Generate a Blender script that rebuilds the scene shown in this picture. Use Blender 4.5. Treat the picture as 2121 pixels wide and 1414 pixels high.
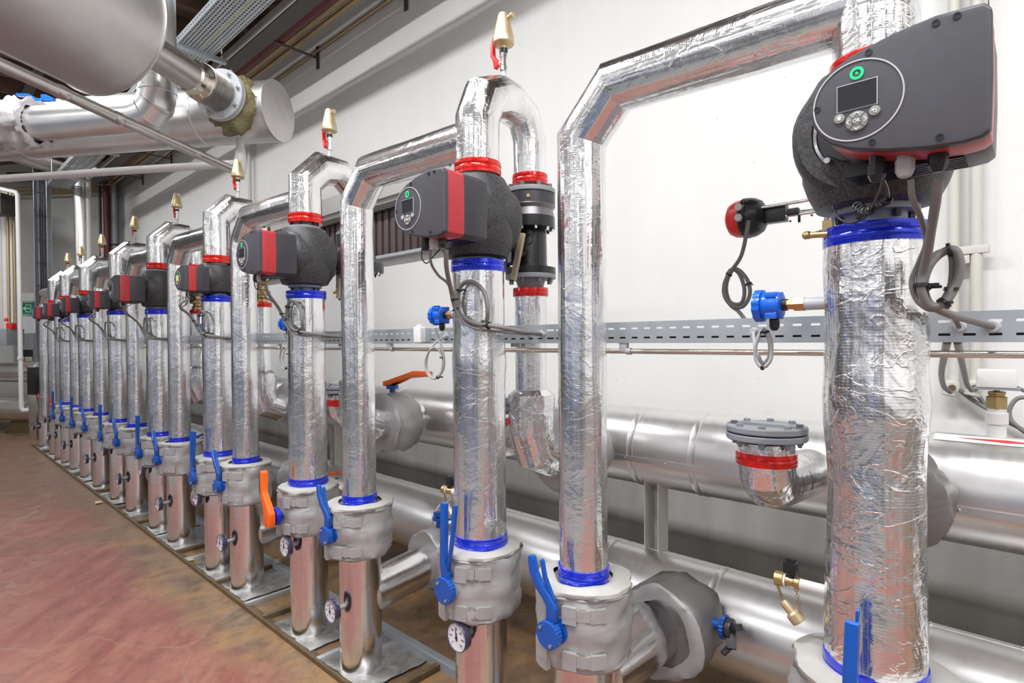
import bpy, bmesh, math, random
from mathutils import Vector, Matrix, noise
random.seed(4)
PI=math.pi
scene=bpy.context.scene
for o in list(bpy.data.objects): bpy.data.objects.remove(o)
COL=scene.collection
# ---------------------------------------------------------------- camera
F_PX=1180.0; CXP=1060.5; PITCH=.012; ROLL=.007; CYP=705+F_PX*PITCH; YAW=math.radians(43); EYE=1.5
f0=Vector((-math.sin(YAW),math.cos(YAW),0)); r0=Vector((math.cos(YAW),math.sin(YAW),0)); u0=Vector((0,0,1))
cf=f0*math.cos(PITCH)-u0*math.sin(PITCH); cu=u0*math.cos(PITCH)+f0*math.sin(PITCH)
cr=r0*math.cos(ROLL)-cu*math.sin(ROLL); cu=cu*math.cos(ROLL)+r0*math.sin(ROLL)
cam=bpy.data.cameras.new('camera'); co=bpy.data.objects.new('camera',cam); COL.objects.link(co)
M=Matrix(((cr.x,cu.x,-cf.x,0),(cr.y,cu.y,-cf.y,0),(cr.z,cu.z,-cf.z,EYE),(0,0,0,1))); co.matrix_world=M
cam.sensor_width=36; cam.lens=36*F_PX/2121; cam.shift_y=(CYP-707)/2121; cam.clip_start=.05
scene.camera=co
def at(px,py,X=None,Y=None,Z=None,D=None):
    """a point of the room on the plane X=, Y=, Z= or at distance D from the lens plane"""
    d=cf+cr*((px-CXP)/F_PX)+cu*((CYP-py)/F_PX)
    if X is not None: t=X/d.x
    elif Y is not None: t=Y/d.y
    elif Z is not None: t=(Z-EYE)/d.z
    else: t=D/d.dot(f0)
    return Vector((0,0,EYE))+d*t
# ---------------------------------------------------------------- light
w=bpy.data.worlds.new('world'); scene.world=w; w.use_nodes=True
w.node_tree.nodes['Background'].inputs[0].default_value=(.9,.93,1,1); w.node_tree.nodes['Background'].inputs[1].default_value=.3
vs=scene.view_settings; vs.view_transform='Standard'; vs.look='None'; vs.gamma=1; vs.use_curve_mapping=False; vs.exposure=-0.46
LAMPS=[]
def lamp(x,y,z,sx,sy,en,col=(.97,.985,1)):
    l=bpy.data.lights.new('lamp_light','AREA'); l.shape='RECTANGLE'; l.size=sx; l.size_y=sy; l.energy=en; l.color=col
    o=bpy.data.objects.new('lamp_light',l); o.location=(x,y,z); COL.objects.link(o); LAMPS.append((x,y,z,sx,sy)); return o
for x,en in ((2.4,200),(-.4,195),(-3.2,165),(-6.0,115),(-8.8,95),(-11.6,85)): lamp(x,.15,4.62,1.9,.26,en)
for x in (2.0,-1.4,-4.8,-8.2,-11.6): lamp(x,-2.4,4.0,1.9,.26,75)
for x in (.8,-3.2,-7.2): lamp(x,-5.0,3.4,1.9,.26,45)  # unseen lower row, added as fill light
# ---------------------------------------------------------------- mesh builder
class MB:
    def __init__(s): s.v=[];s.f=[];s.u=[];s.m=[]
    def add(s,vs,fs,us=None,m=0):
        b=len(s.v); s.v+=[Vector(p) for p in vs]
        for i,f in enumerate(fs):
            s.f.append([b+j for j in f]); s.u.append(us[i] if us else [(vs[j][0],vs[j][2]) for j in f]); s.m.append(m)
        return s
    def box(s,c,d,m=0,R=None):
        c=Vector(c); pts=[]
        for z in(-.5,.5):
            for y in(-.5,.5):
                for x in(-.5,.5):
                    p=Vector((x*d[0],y*d[1],z*d[2])); pts.append(c+(R@p if R else p))
        return s.add(pts,[(0,2,3,1),(4,5,7,6),(0,1,5,4),(2,6,7,3),(0,4,6,2),(1,3,7,5)],m=m)
    def bar(s,a,b,w_,h_,m=0,up=(0,0,1)):
        a=Vector(a);b=Vector(b);d=(b-a);L=d.length;d.normalize();up=Vector(up)
        if abs(d.dot(up))>.98: up=Vector((0,1,0))
        x=d.cross(up).normalized(); z=x.cross(d)
        return s.box((a+b)/2,(w_,L,h_),m,Matrix((x,d,z)).transposed())
    def lathe(s,prof,o=(0,0,0),ax='Z',n=32,m=0,nz=0,fr=8,seed=0,cap=True,ph=0):
        o=Vector(o)
        if isinstance(ax,str): A={'X':Vector((1,0,0)),'Y':Vector((0,1,0)),'Z':Vector((0,0,1))}[ax]
        else: A=Vector(ax).normalized()
        B=Vector((0,0,1)) if abs(A.z)<.9 else Vector((1,0,0))
        U=B.cross(A).normalized(); V=A.cross(U)
        vs=[];fs=[];us=[]
        L=0;ls=[]
        for i,(r,h) in enumerate(prof):
            if i: L+=math.hypot(r-prof[i-1][0],h-prof[i-1][1])
            ls.append(L)
            for k in range(n):
                a=2*PI*(k+ph)/n; d=U*math.cos(a)+V*math.sin(a); p=o+A*h+d*r
                if nz and r>1e-4: p+=d*nz*(noise.noise(p*fr+Vector((seed,seed*1.7,0)))+.45*noise.noise(p*fr*2.7+Vector((seed,3,seed))))
                vs.append(p)
        R0=max(r for r,h in prof)
        for i in range(len(prof)-1):
            for k in range(n):
                k2=(k+1)%n
                fs.append((i*n+k,i*n+k2,(i+1)*n+k2,(i+1)*n+k))
                a0=2*PI*R0*k/n;a1=2*PI*R0*(k+1)/n
                us.append([(a0,ls[i]),(a1,ls[i]),(a1,ls[i+1]),(a0,ls[i+1])])
        if cap:
            if prof[0][0]>1e-4: fs.append(tuple(range(n-1,-1,-1))); us.append([(vs[j].x,vs[j].y) for j in fs[-1]])
            if prof[-1][0]>1e-4:
                b=(len(prof)-1)*n; fs.append(tuple(range(b,b+n))); us.append([(vs[j].x,vs[j].y) for j in fs[-1]])
        return s.add(vs,fs,us,m)
    def cyl(s,a,b,r,r2=None,n=20,m=0,ph=0):
        a=Vector(a);b=Vector(b); return s.lathe([(r,0),(r if r2 is None else r2,(b-a).length)],a,b-a,n,m,ph=ph)
    def sweep(s,path,r,n=24,m=0,step=None,nz=0,fr=9,seed=0,cap=True,rf=None):
        P=[Vector(p) for p in path]
        if step:
            Q=[]
            for a,b in zip(P[:-1],P[1:]):
                k=max(1,int((b-a).length/step))
                for i in range(k): Q.append(a.lerp(b,i/k))
            Q.append(P[-1]); P=Q
        N=len(P); D=[(P[i+1]-P[i]).normalized() for i in range(N-1)]
        d=D[0]; B=Vector((0,0,1)) if abs(d.z)<.9 else Vector((0,1,0))
        U=B.cross(d).normalized()
        vs=[];L=0;ls=[]
        for i in range(N):
            din=D[max(0,i-1)]; dout=D[min(N-2,i)]
            if i: L+=(P[i]-P[i-1]).length
            ls.append(L)
            nrm=(din+dout)
            nrm=nrm.normalized() if nrm.length>1e-5 else din
            U=(U-din*U.dot(din)).normalized(); V=din.cross(U)
            rr=rf(L) if rf else r
            for k in range(n):
                a=2*PI*k/n; e=U*math.cos(a)+V*math.sin(a); q=e*rr
                if nz: q=e*(rr+nz*noise.noise((P[i]+q)*fr+Vector((seed,0,seed))))
                dd=din.dot(nrm); q=q-din*(q.dot(nrm)/max(dd,.3)); vs.append(P[i]+q)
            # carry the frame over the corner
            if i<N-1 and i>0:
                q=din.rotation_difference(dout); U=q@U
        fs=[];us=[]
        for i in range(N-1):
            for k in range(n):
                k2=(k+1)%n; fs.append((i*n+k,i*n+k2,(i+1)*n+k2,(i+1)*n+k))
                a0=2*PI*r*k/n;a1=2*PI*r*(k+1)/n
                us.append([(a0,ls[i]),(a1,ls[i]),(a1,ls[i+1]),(a0,ls[i+1])])
        if cap:
            fs.append(tuple(range(n-1,-1,-1)));us.append([(0,0)]*n)
            b=(N-1)*n; fs.append(tuple(range(b,b+n)));us.append([(0,0)]*n)
        return s.add(vs,fs,us,m)
    def extr(s,poly,o,u,v,w,m=0):
        o=Vector(o);u=Vector(u);v=Vector(v);w=Vector(w);n=len(poly)
        a=[o+u*x+v*y for x,y in poly]; vs=a+[p+w for p in a]
        area=sum(poly[i][0]*poly[(i+1)%n][1]-poly[(i+1)%n][0]*poly[i][1] for i in range(n))
        flip=(area>0)==(u.cross(v).dot(w)>0)
        A=list(range(n));
        fs=[tuple(A[::-1]) if flip else tuple(A), tuple(range(n,2*n)) if flip else tuple(range(2*n-1,n-1,-1))]
        for i in range(n):
            j=(i+1)%n; fs.append((i,j,n+j,n+i) if flip else (j,i,n+i,n+j))
        return s.add(vs,fs,m=m)
    def build(s,name,mats,parent=None,ang=35,bev=0,seg=2,loc=None,smooth=True):
        me=bpy.data.meshes.new(name); me.from_pydata([tuple(p) for p in s.v],[],s.f)
        uvl=me.uv_layers.new(name='UVMap'); k=0
        for f in s.u:
            for q in f: uvl.data[k].uv=q; k+=1
        if not isinstance(mats,(list,tuple)): mats=[mats]
        for m_ in mats: me.materials.append(m_)
        for p,mi in zip(me.polygons,s.m): p.material_index=mi
        if bev:
            bm=bmesh.new(); bm.from_mesh(me)
            es=[e for e in bm.edges if len(e.link_faces)==2 and e.calc_face_angle(0)>math.radians(30)]
            bmesh.ops.bevel(bm,geom=es,offset=bev,segments=seg,affect='EDGES',profile=.6,clamp_overlap=True)
            bm.to_mesh(me); bm.free()
        me.update()
        if smooth:
            me.polygons.foreach_set('use_smooth',[True]*len(me.polygons)); me.set_sharp_from_angle(angle=math.radians(ang))
        o=bpy.data.objects.new(name,me); COL.objects.link(o)
        if parent: o.parent=parent
        if loc is not None: o.location=loc
        return o
def smooth_path(pts,k=6):
    P=[Vector(p) for p in pts]; P=[P[0]*2-P[1]]+P+[P[-1]*2-P[-2]]; out=[]
    for i in range(1,len(P)-2):
        a,b,c,d=P[i-1:i+3]
        for j in range(k):
            t=j/k; out.append(.5*((2*b)+(c-a)*t+(2*a-5*b+4*c-d)*t*t+(3*b-a-3*c+d)*t**3))
    out.append(P[-2]); return out
def root(name,label,cat,loc=(0,0,0),group=None,rz=0):
    o=bpy.data.objects.new(name,None); o.empty_display_size=.1; COL.objects.link(o); o.location=loc; o.rotation_euler=(0,0,rz)
    return tag(o,label,cat,group)
def tag(o,label,cat,group=None):
    o['label']=label; o['category']=cat
    if group: o['group']=group
    return o
def struct(o): o['kind']='structure'; return o
def dup(o,loc=None,label=None,rz=None):
    def cp(q,par):
        c=q.copy(); COL.objects.link(c)
        if par: c.parent=par
        for ch in q.children: cp(ch,c)
        return c
    r=cp(o,None)
    if loc is not None: r.location=loc
    if rz is not None: r.rotation_euler=(0,0,rz)
    if label: r['label']=label
    return r
def text_mb(txt,size,o,u,v,depth=.0005):
    """lettering as mesh, centred at o in the u,v plane"""
    cu_=bpy.data.curves.new('lettering','FONT'); cu_.body=txt; cu_.size=size; cu_.align_x='CENTER'; cu_.align_y='CENTER'; cu_.extrude=depth; cu_.resolution_u=2
    ob=bpy.data.objects.new('lettering',cu_); COL.objects.link(ob)
    dg=bpy.context.evaluated_depsgraph_get(); me=bpy.data.meshes.new_from_object(ob.evaluated_get(dg))
    u=Vector(u);v=Vector(v);w_=u.cross(v); o=Vector(o)
    vs=[o+u*q.co.x+v*q.co.y+w_*q.co.z for q in me.vertices]; fs=[tuple(p.vertices) for p in me.polygons]
    bpy.data.objects.remove(ob); bpy.data.curves.remove(cu_); bpy.data.meshes.remove(me)
    return vs,fs
# ---------------------------------------------------------------- materials
class NT:
    def __init__(s,name):
        s.mat=bpy.data.materials.new(name); s.mat.use_nodes=True; s.t=s.mat.node_tree; s.b=s.t.nodes['Principled BSDF']
    def n(s,typ,**k):
        q=s.t.nodes.new(typ)
        for a,b in k.items():
            if a in q.inputs: q.inputs[a].default_value=b
            else: setattr(q,a,b)
        return q
    def l(s,a,b): s.t.links.new(a,b)
    def co(s,kind='Object',scale=(1,1,1)):
        t=s.n('ShaderNodeTexCoord'); m=s.n('ShaderNodeMapping'); m.inputs['Scale'].default_value=scale; s.l(t.outputs[kind],m.inputs['Vector']); return m.outputs[0]
    def noise(s,v,scale,det=3,rough=.55,dist=0):
        q=s.n('ShaderNodeTexNoise'); q.inputs['Scale'].default_value=scale;q.inputs['Detail'].default_value=det;q.inputs['Roughness'].default_value=rough;q.inputs['Distortion'].default_value=dist
        s.l(v,q.inputs['Vector']); return q.outputs['Fac']
    def ramp(s,v,stops):
        q=s.n('ShaderNodeValToRGB'); e=q.color_ramp.elements
        while len(e)<len(stops): e.new(.5)
        for i,(p,c) in enumerate(stops): e[i].position=p; e[i].color=(c if len(c)==4 else (*c,1)) if hasattr(c,'__len__') else (c,c,c,1)
        s.l(v,q.inputs[0]); return q.outputs[0]
    def math(s,op,a,b=None,c=None):
        q=s.n('ShaderNodeMath',operation=op)
        for i,x in enumerate((a,b,c)):
            if x is None: continue
            if isinstance(x,(int,float)): q.inputs[i].default_value=x
            else: s.l(x,q.inputs[i])
        return q.outputs[0]
    def mix(s,f,a,b):
        q=s.n('ShaderNodeMix',data_type='RGBA')
        for i,x in ((0,f),(6,a),(7,b)):
            if isinstance(x,(int,float)): q.inputs[i].default_value=x
            elif isinstance(x,tuple): q.inputs[i].default_value=(*x,1) if len(x)==3 else x
            else: s.l(x,q.inputs[i])
        return q.outputs[2]
    def bump(s,h,strength=.5,dist=.01,nrm=None):
        q=s.n('ShaderNodeBump'); q.inputs['Strength'].default_value=strength;q.inputs['Distance'].default_value=dist; s.l(h,q.inputs['Height'])
        if nrm: s.l(nrm,q.inputs['Normal'])
        return q.outputs[0]
def simple(name,col,rough=.5,metal=0,coat=0,var=0,scale=20,bump=0,bd=.002,emit=None,es=0):
    t=NT(name); b=t.b; b.inputs['Base Color'].default_value=(*col,1); b.inputs['Roughness'].default_value=rough; b.inputs['Metallic'].default_value=metal; b.inputs['Coat Weight'].default_value=coat
    v=t.co()
    nf=t.noise(v,scale,4)
    if var: t.l(t.mix(nf,tuple(c*(1-var) for c in col),tuple(min(1,c*(1+var)) for c in col)),b.inputs['Base Color'])
    r=t.math('MULTIPLY_ADD',nf,.12,max(0,rough-.06)); t.l(r,b.inputs['Roughness'])
    if bump: t.l(t.bump(nf,bump,bd),b.inputs['Normal'])
    if emit: b.inputs['Emission Color'].default_value=(*emit,1); b.inputs['Emission Strength'].default_value=es
    return t.mat
def foil_mat(name,wr=.55,grid=.35,tint=(.9,.89,.9),rough=.17,strk=.5):
    t=NT(name); b=t.b; b.inputs['Metallic'].default_value=1
    uv=t.co('UV'); sep=t.n('ShaderNodeSeparateXYZ'); t.l(uv,sep.inputs[0])
    def line(o,p,wd):
        q=t.math('PINGPONG',o,p); m=t.n('ShaderNodeMapRange'); m.inputs['From Min'].default_value=0;m.inputs['From Max'].default_value=wd;m.inputs['To Min'].default_value=1;m.inputs['To Max'].default_value=0; t.l(q,m.inputs[0]); return m.outputs[0]
    g=t.math('MAXIMUM',line(sep.outputs[0],.0045,.0009),line(sep.outputs[1],.0032,.0009))
    ob=t.co('Object')
    w1=t.noise(ob,9,3,.6,.6); w2=t.noise(ob,38,4,.6,1.2)
    v3=t.co('UV',(26,.7,1)); st=t.noise(v3,1,2,.5,.3)
    v4=t.co('UV',(3,34,1)); hz=t.noise(v4,1.0,3,.6,.5)
    n1=t.bump(w1,wr*.7,.022); n2=t.bump(st,strk,.009,n1); n3=t.bump(hz,wr*.35,.003,n2); n4=t.bump(w2,wr*.5,.0022,n3)
    rg=t.math('ABSOLUTE',t.math('SUBTRACT',t.noise(t.co('Object',(1,1,1.6)),6.5,3,.6,.8),.5))
    cre=t.n('ShaderNodeMapRange'); cre.inputs['From Max'].default_value=.022; cre.inputs['To Min'].default_value=1; cre.inputs['To Max'].default_value=0; t.l(rg,cre.inputs[0])
    n5=t.bump(cre.outputs[0],wr*.5,.0022,n4)
    n6=t.bump(g,grid,.0009,n5)
    t.l(n6,b.inputs['Normal'])
    dull=t.noise(ob,3.2,4,.6)
    t.l(t.ramp(dull,[(.35,tuple(c*.86 for c in tint)),(.65,tint)]),b.inputs['Base Color'])
    t.l(t.math('ADD',t.math('MULTIPLY_ADD',dull,.16,rough-.07),t.math('MULTIPLY',g,.05)),b.inputs['Roughness'])
    return t.mat
MT={}
MT['foil']=foil_mat('foil_wrap',wr=.3,grid=.08,strk=.8,rough=.17,tint=(.93,.93,.94))
MT['foil_far']=foil_mat('foil_wrap_smooth',wr=.3,grid=.02,rough=.2,strk=.6,tint=(.93,.93,.94))
MT['foil_rough']=foil_mat('foil_wrap_crumpled',wr=.55,grid=.12,rough=.16,strk=.9,tint=(.93,.93,.94))
MT['foot']=foil_mat('foil_foot',wr=.12,grid=.03,rough=.17,strk=.2)
def alu(name,rough=.3,tint=(.86,.85,.84),st=(1,60,60),bs=.12,rv=.16):
    t=NT(name); b=t.b; b.inputs['Metallic'].default_value=1
    v=t.co('UV',(1.2,50,1)); ob=t.co('Object'); a=t.noise(v,1,4,.6,.2); c=t.noise(ob,2.5,4,.6)
    v2=t.co('UV',(60,2,1)); dr=t.noise(v2,1,3,.6)
    t.l(t.math('ADD',t.math('MULTIPLY_ADD',a,rv,rough-rv*.5),t.math('MULTIPLY',dr,.1)),b.inputs['Roughness'])
    t.l(t.ramp(c,[(.3,tuple(x*.84 for x in tint)),(.7,tint)]),b.inputs['Base Color'])
    n1=t.bump(t.noise(ob,4,2),.25,.012)
    t.l(t.bump(a,bs,.002,n1),b.inputs['Normal'])
    b.inputs['Anisotropic'].default_value=.2
    return t.mat
MT['alu']=alu('aluminium_cladding')
MT['tank']=alu('dull_steel_jacket',rough=.42,tint=(.7,.67,.66),bs=.1)
MT['steelpipe']=alu('worn_stainless',rough=.3,tint=(.62,.58,.55))
def fabric(name,col,rough=.42):
    t=NT(name); b=t.b; v=t.co(); a=t.noise(v,7,3,.6,1.0); c=t.noise(v,400,1)
    b.inputs['Roughness'].default_value=rough; b.inputs['Metallic'].default_value=.25
    t.l(t.mix(a,tuple(x*.88 for x in col),col),b.inputs['Base Color'])
    vx=t.co('Object',(5,5,8)); wv=t.noise(vx,1,2,.5,.8)
    t.l(t.bump(c,.12,.0006,t.bump(wv,.6,.014)),b.inputs['Normal']); return t.mat
MT['jacket']=fabric('grey_silicone_cloth',(.43,.42,.42))
MT['jacket_dk']=fabric('dark_silicone_cloth',(.21,.195,.195))
MT['jacket_top']=fabric('pale_silicone_cloth',(.50,.485,.45),.5)
MT['strap']=fabric('grey_strap',(.42,.41,.405),.5)
MT['pad']=fabric('padded_cover',(.60,.57,.575),.35)
def tape(name,col):
    t=NT(name); b=t.b; b.inputs['Base Color'].default_value=(*col,1); b.inputs['Roughness'].default_value=.16; b.inputs['Coat Weight'].default_value=.6; b.inputs['Coat Roughness'].default_value=.06; b.inputs['Metallic'].default_value=.35
    v=t.co(); t.l(t.bump(t.noise(v,30,3,.6,.5),.3,.004),b.inputs['Normal']); return t.mat
MT['blue_tape']=tape('blue_tape',(.008,.03,.62)); MT['red_tape']=tape('red_tape',(.72,.012,.008))
MT['blue']=simple('blue_plastic',(.002,.075,.38),.36,coat=.25,var=.08)
MT['blue2']=simple('sensor_blue_plastic',(.005,.13,.72),.3,coat=.3)
MT['orange']=simple('orange_plastic',(.9,.14,.004),.4,coat=.2)
MT['orange_d']=simple('orange_red_plastic',(.7,.08,.004),.4)
MT['dark']=simple('anthracite_plastic',(.06,.057,.068),.48,var=.12,scale=60,bump=.05,bd=.0005)
MT['dark2']=simple('graphite_housing',(.042,.04,.048),.42,var=.1,scale=50)
MT['black']=simple('black_plastic',(.012,.012,.014),.35,coat=.1)
MT['red']=simple('red_housing',(.46,.036,.045),.38,var=.06)
MT['redlev']=simple('red_lever',(.7,.02,.02),.35)
def foam():
    t=NT('black_foam_shell'); b=t.b; v=t.co(); n=t.noise(v,150,4,.72); k=t.ramp(n,[(.38,(.014,.014,.015)),(.52,(.042,.04,.043)),(.72,(.085,.08,.085))]); t.l(k,b.inputs['Base Color']); b.inputs['Roughness'].default_value=.5
    t.l(t.bump(n,.5,.0012),b.inputs['Normal']); return t.mat
MT['foam']=foam()
MT['cast']=simple('dark_cast_iron',(.05,.048,.052),.38,metal=.3,var=.2)
MT['castgrey']=simple('grey_cast_iron',(.2,.19,.2),.35,metal=.6,var=.1)
MT['grey']=simple('grey_paint',(.27,.285,.31),.45,var=.06)
MT['greylt']=simple('light_grey_plastic',(.5,.51,.53),.45)
MT['brass']=simple('brass',(.55,.40,.19),.3,metal=.9,var=.08,bump=.1)
MT['brassmatte']=simple('matt_brass',(.62,.50,.30),.42,metal=.75,var=.08)
MT['chrome']=simple('bright_steel',(.75,.74,.73),.2,metal=1)
MT['galv']=simple('galvanised_steel',(.56,.60,.63),.38,metal=.7,var=.12,scale=14)
MT['stain']=simple('stainless_tube',(.7,.64,.55),.2,metal=1)
MT['cable']=simple('grey_cable',(.2,.19,.185),.5)
MT['cablelt']=simple('light_grey_cable',(.42,.42,.42),.45)
MT['white']=simple('white_plastic',(.8,.8,.78),.4)
MT['whitepipe']=simple('white_painted_pipe',(.66,.65,.63),.4,var=.08,scale=10)
MT['cream']=simple('cream_painted_pipe',(.56,.54,.49),.45,var=.1,scale=10)
MT['ochre']=simple('ochre_copper_pipe',(.52,.38,.2),.33,metal=.6,var=.1)
MT['maroon']=simple('maroon_paint',(.12,.028,.028),.45,var=.15)
MT['beam']=simple('dark_steel_beam',(.07,.062,.058),.5,var=.2)
MT['wool']=simple('mineral_wool',(.26,.22,.11),.95,var=.35,scale=60,bump=1,bd=.02)
MT['glass_dark']=simple('display_glass',(.03,.032,.038),.08,coat=.8)
MT['disp_yellow']=simple('lit_display',(.3,.3,.05),.3,emit=(.75,.7,.15),es=.9)
MT['led']=simple('green_led',(.0,.5,.2),.3,emit=(.0,.75,.14),es=1.0)
MT['btn']=simple('grey_button',(.27,.27,.25),.4)
MT['print']=simple('white_print',(.85,.85,.85),.5)
MT['line']=simple('pale_trim_line',(.5,.48,.52),.35)
MT['green']=simple('green_sign',(.0,.30,.15),.45)
MT['paper']=simple('paper',(.8,.8,.82),.6,var=.03)
MT['yellow']=simple('yellow_label',(.85,.8,.02),.5)
MT['purple']=simple('violet_bezel',(.05,.038,.075),.25,coat=.5)
MT['dial']=simple('dial_face',(.74,.72,.78),.35)
MT['ochrelever']=simple('beige_handle',(.55,.46,.3),.45)
MT['wood']=simple('brown_timber',(.16,.10,.06),.6,var=.4,scale=5)
MT['rust']=simple('rusty_steel',(.14,.095,.05),.55,metal=.3,var=.5,scale=18,bump=.3)
MT['brownpanel']=simple('brown_corrugated_sheet',(.10,.075,.07),.3,metal=.5,var=.15,scale=6)
def wallmat(name,base,stain=.9,shaded_plinth=None):
    t=NT(name); b=t.b; v=t.co(); a=t.noise(v,.9,4,.6); s2=t.noise(v,6,6,.7,.4); pit=t.n('ShaderNodeTexVoronoi'); pit.inputs['Scale'].default_value=9; pit.inputs['Randomness'].default_value=1; t.l(v,pit.inputs['Vector'])
    vv=t.co('Object',(3,3,.35)); dr=t.noise(vv,1.4,4,.6)
    c=t.ramp(a,[(.3,tuple(x*.93 for x in base)),(.7,base)])
    c=t.mix(t.ramp(dr,[(.45,0),(.8,.35)]),c,tuple(x*.86 for x in base))
    c=t.mix(t.ramp(s2,[(.66,0),(.8,.5)]),c,(base[0]*.72,base[1]*.68,base[2]*.6))
    c=t.mix(t.ramp(pit.outputs['Distance'],[(.022,.6),(.04,0)]),c,(base[0]*.35,base[1]*.34,base[2]*.32))
    if shaded_plinth:  # bare grey concrete below, darkened further for the shade of the wall pipe
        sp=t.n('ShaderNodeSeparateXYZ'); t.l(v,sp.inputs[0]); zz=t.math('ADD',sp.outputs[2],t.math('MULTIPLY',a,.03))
        raw_shaded=t.ramp(dr,[(.35,tuple(x*.8 for x in shaded_plinth)),(.65,shaded_plinth)]); raw_shaded=t.mix(t.ramp(s2,[(.5,0),(.75,.45)]),raw_shaded,tuple(x*.6 for x in shaded_plinth))
        raw_shaded=t.mix(t.ramp(pit.outputs['Distance'],[(.03,.7),(.05,0)]),raw_shaded,tuple(x*.35 for x in shaded_plinth))
        c=t.mix(t.ramp(zz,[(1.015,1),(1.03,0)]) if False else t.math('LESS_THAN',zz,1.04),c,raw_shaded)
    t.l(c,b.inputs['Base Color']); b.inputs['Roughness'].default_value=.75
    t.l(t.bump(s2,.25,.006),b.inputs['Normal']); return t.mat
MT['wall']=wallmat('painted_concrete_wall',(.76,.752,.73),shaded_plinth=(.36,.35,.33))
MT['wallfar']=wallmat('far_concrete_wall',(.56,.545,.52))
def floormat():
    t=NT('worn_red_floor'); b=t.b; v=t.co(); vd=t.co('Object',(1,.55,1))
    big=t.noise(vd,1.1,5,.6,.6); mid=t.noise(vd,4.5,6,.7,.7); fine=t.noise(v,30,4,.65)
    vr=t.n('ShaderNodeVectorRotate',rotation_type='Z_AXIS'); vr.inputs['Angle'].default_value=.7; t.l(v,vr.inputs['Vector'])
    sc=t.n('ShaderNodeMapping'); sc.inputs['Scale'].default_value=(1.2,7,1); t.l(vr.outputs[0],sc.inputs[0]); brush=t.noise(sc.outputs[0],1,5,.65,.3)
    red=t.mix(t.ramp(brush,[(.35,0),(.66,1)]),(.21,.052,.040),(.36,.16,.11))
    red=t.mix(t.ramp(big,[(.35,0),(.65,.6)]),red,(.20,.07,.055))
    sep=t.n('ShaderNodeSeparateXYZ'); t.l(v,sep.inputs[0])
    yy=t.math('ADD',sep.outputs[1],t.math('MULTIPLY',big,.8)); yy=t.math('ADD',yy,t.math('MULTIPLY',mid,.3))
    edge=t.ramp(t.math('MULTIPLY',yy,.5),[(.75,0),(.87,1)])
    brown=t.ramp(mid,[(.3,(.085,.062,.045)),(.48,(.21,.135,.078)),(.62,(.30,.175,.075)),(.8,(.13,.10,.075))])
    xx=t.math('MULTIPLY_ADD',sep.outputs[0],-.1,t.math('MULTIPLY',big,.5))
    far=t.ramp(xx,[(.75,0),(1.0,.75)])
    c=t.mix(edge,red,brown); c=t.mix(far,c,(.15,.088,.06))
    grit=t.noise(v,9,8,.75,.5); c=t.mix(t.ramp(grit,[(.35,.55),(.5,0)]),c,(.10,.05,.04)); c=t.mix(t.ramp(grit,[(.55,0),(.75,.5)]),c,(.34,.2,.15))
    c=t.mix(t.ramp(fine,[(.6,0),(.8,.3)]),c,(.28,.19,.14))
    cr_=t.n('ShaderNodeTexVoronoi',feature='DISTANCE_TO_EDGE'); cr_.inputs['Scale'].default_value=.8
    dn=t.n('ShaderNodeTexNoise'); dn.inputs['Scale'].default_value=3; t.l(v,dn.inputs['Vector']); mx=t.n('ShaderNodeMix',data_type='VECTOR'); mx.inputs[0].default_value=.25; t.l(v,mx.inputs[4]); t.l(dn.outputs['Color'],mx.inputs[5]); t.l(mx.outputs[1],cr_.inputs['Vector'])
    c=t.mix(t.ramp(cr_.outputs['Distance'],[(.002,.5),(.005,0)]),c,(.3,.2,.15))
    c=t.mix(t.math('GREATER_THAN',sep.outputs[1],-.45),t.mix(mid,(.16,.155,.15),(.26,.25,.235)),c)  # unseen floor behind turned grey so the foil mirrors less pink
    t.l(c,b.inputs['Base Color']); t.l(t.math('MULTIPLY_ADD',mid,.3,.28),b.inputs['Roughness'])
    t.l(t.bump(mid,.15,.006),b.inputs['Normal']); return t.mat
MT['floor']=floormat()
def sheet():
    t=NT('foil_tape_sheet'); b=t.b; b.inputs['Metallic'].default_value=.75; v=t.co(); n=t.noise(v,9,5,.65,1); 
    t.l(t.ramp(n,[(.35,(.3,.28,.25)),(.6,(.62,.62,.62))]),b.inputs['Base Color']); t.l(t.math('MULTIPLY_ADD',n,.3,.2),b.inputs['Roughness']); t.l(t.bump(n,.6,.012),b.inputs['Normal']); return t.mat
MT['sheet']=sheet()

# ---------------------------------------------------------------- room
YW=2.85; CORN=Vector((-12.83,2.85,0)); ED=Vector((math.cos(math.radians(213.5)),math.sin(math.radians(213.5)),0)); FD=Vector((math.cos(math.radians(123.5)),math.sin(math.radians(123.5)),0))
HC=4.95
farend=CORN+ED*11
def slab(name,pts,th,mat):
    m=MB(); n=len(pts); P0=[Vector(p) for p in pts]; nrm=(P0[1]-P0[0]).cross(P0[2]-P0[1]).normalized()*-th
    m.v=P0+[p+nrm for p in P0]; m.f=[list(range(n)),list(range(2*n-1,n-1,-1))]+[[(i+1)%n,i,n+i,n+(i+1)%n] for i in range(n)]
    m.u=[[(0,0)]*len(f) for f in m.f]; m.m=[0]*len(m.f)
    return struct(m.build(name,mat,smooth=False))
slab('floor',[(4.2,-6,0),(4.2,YW+.3,0),(-12.9,YW+.3,0),(farend.x-.3,farend.y,0),(farend.x-.3,-6,0)],.2,MT['floor'])
slab('ceiling',[(4.2,-6,HC),(farend.x-.3,-6,HC),(farend.x-.3,farend.y,HC),(-12.9,YW+.3,HC),(4.2,YW+.3,HC)],.15,MT['wood'])
m=MB(); m.box((-8.5,-3.15,HC-.24),(25.4,5.6,.03)); struct(m.build('ceiling_bounce',simple('pale_bounce_sheet',(.5,.5,.49),.6),smooth=False))  # unseen pale sheet, added below the deck to bounce light onto pipe tops
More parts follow.
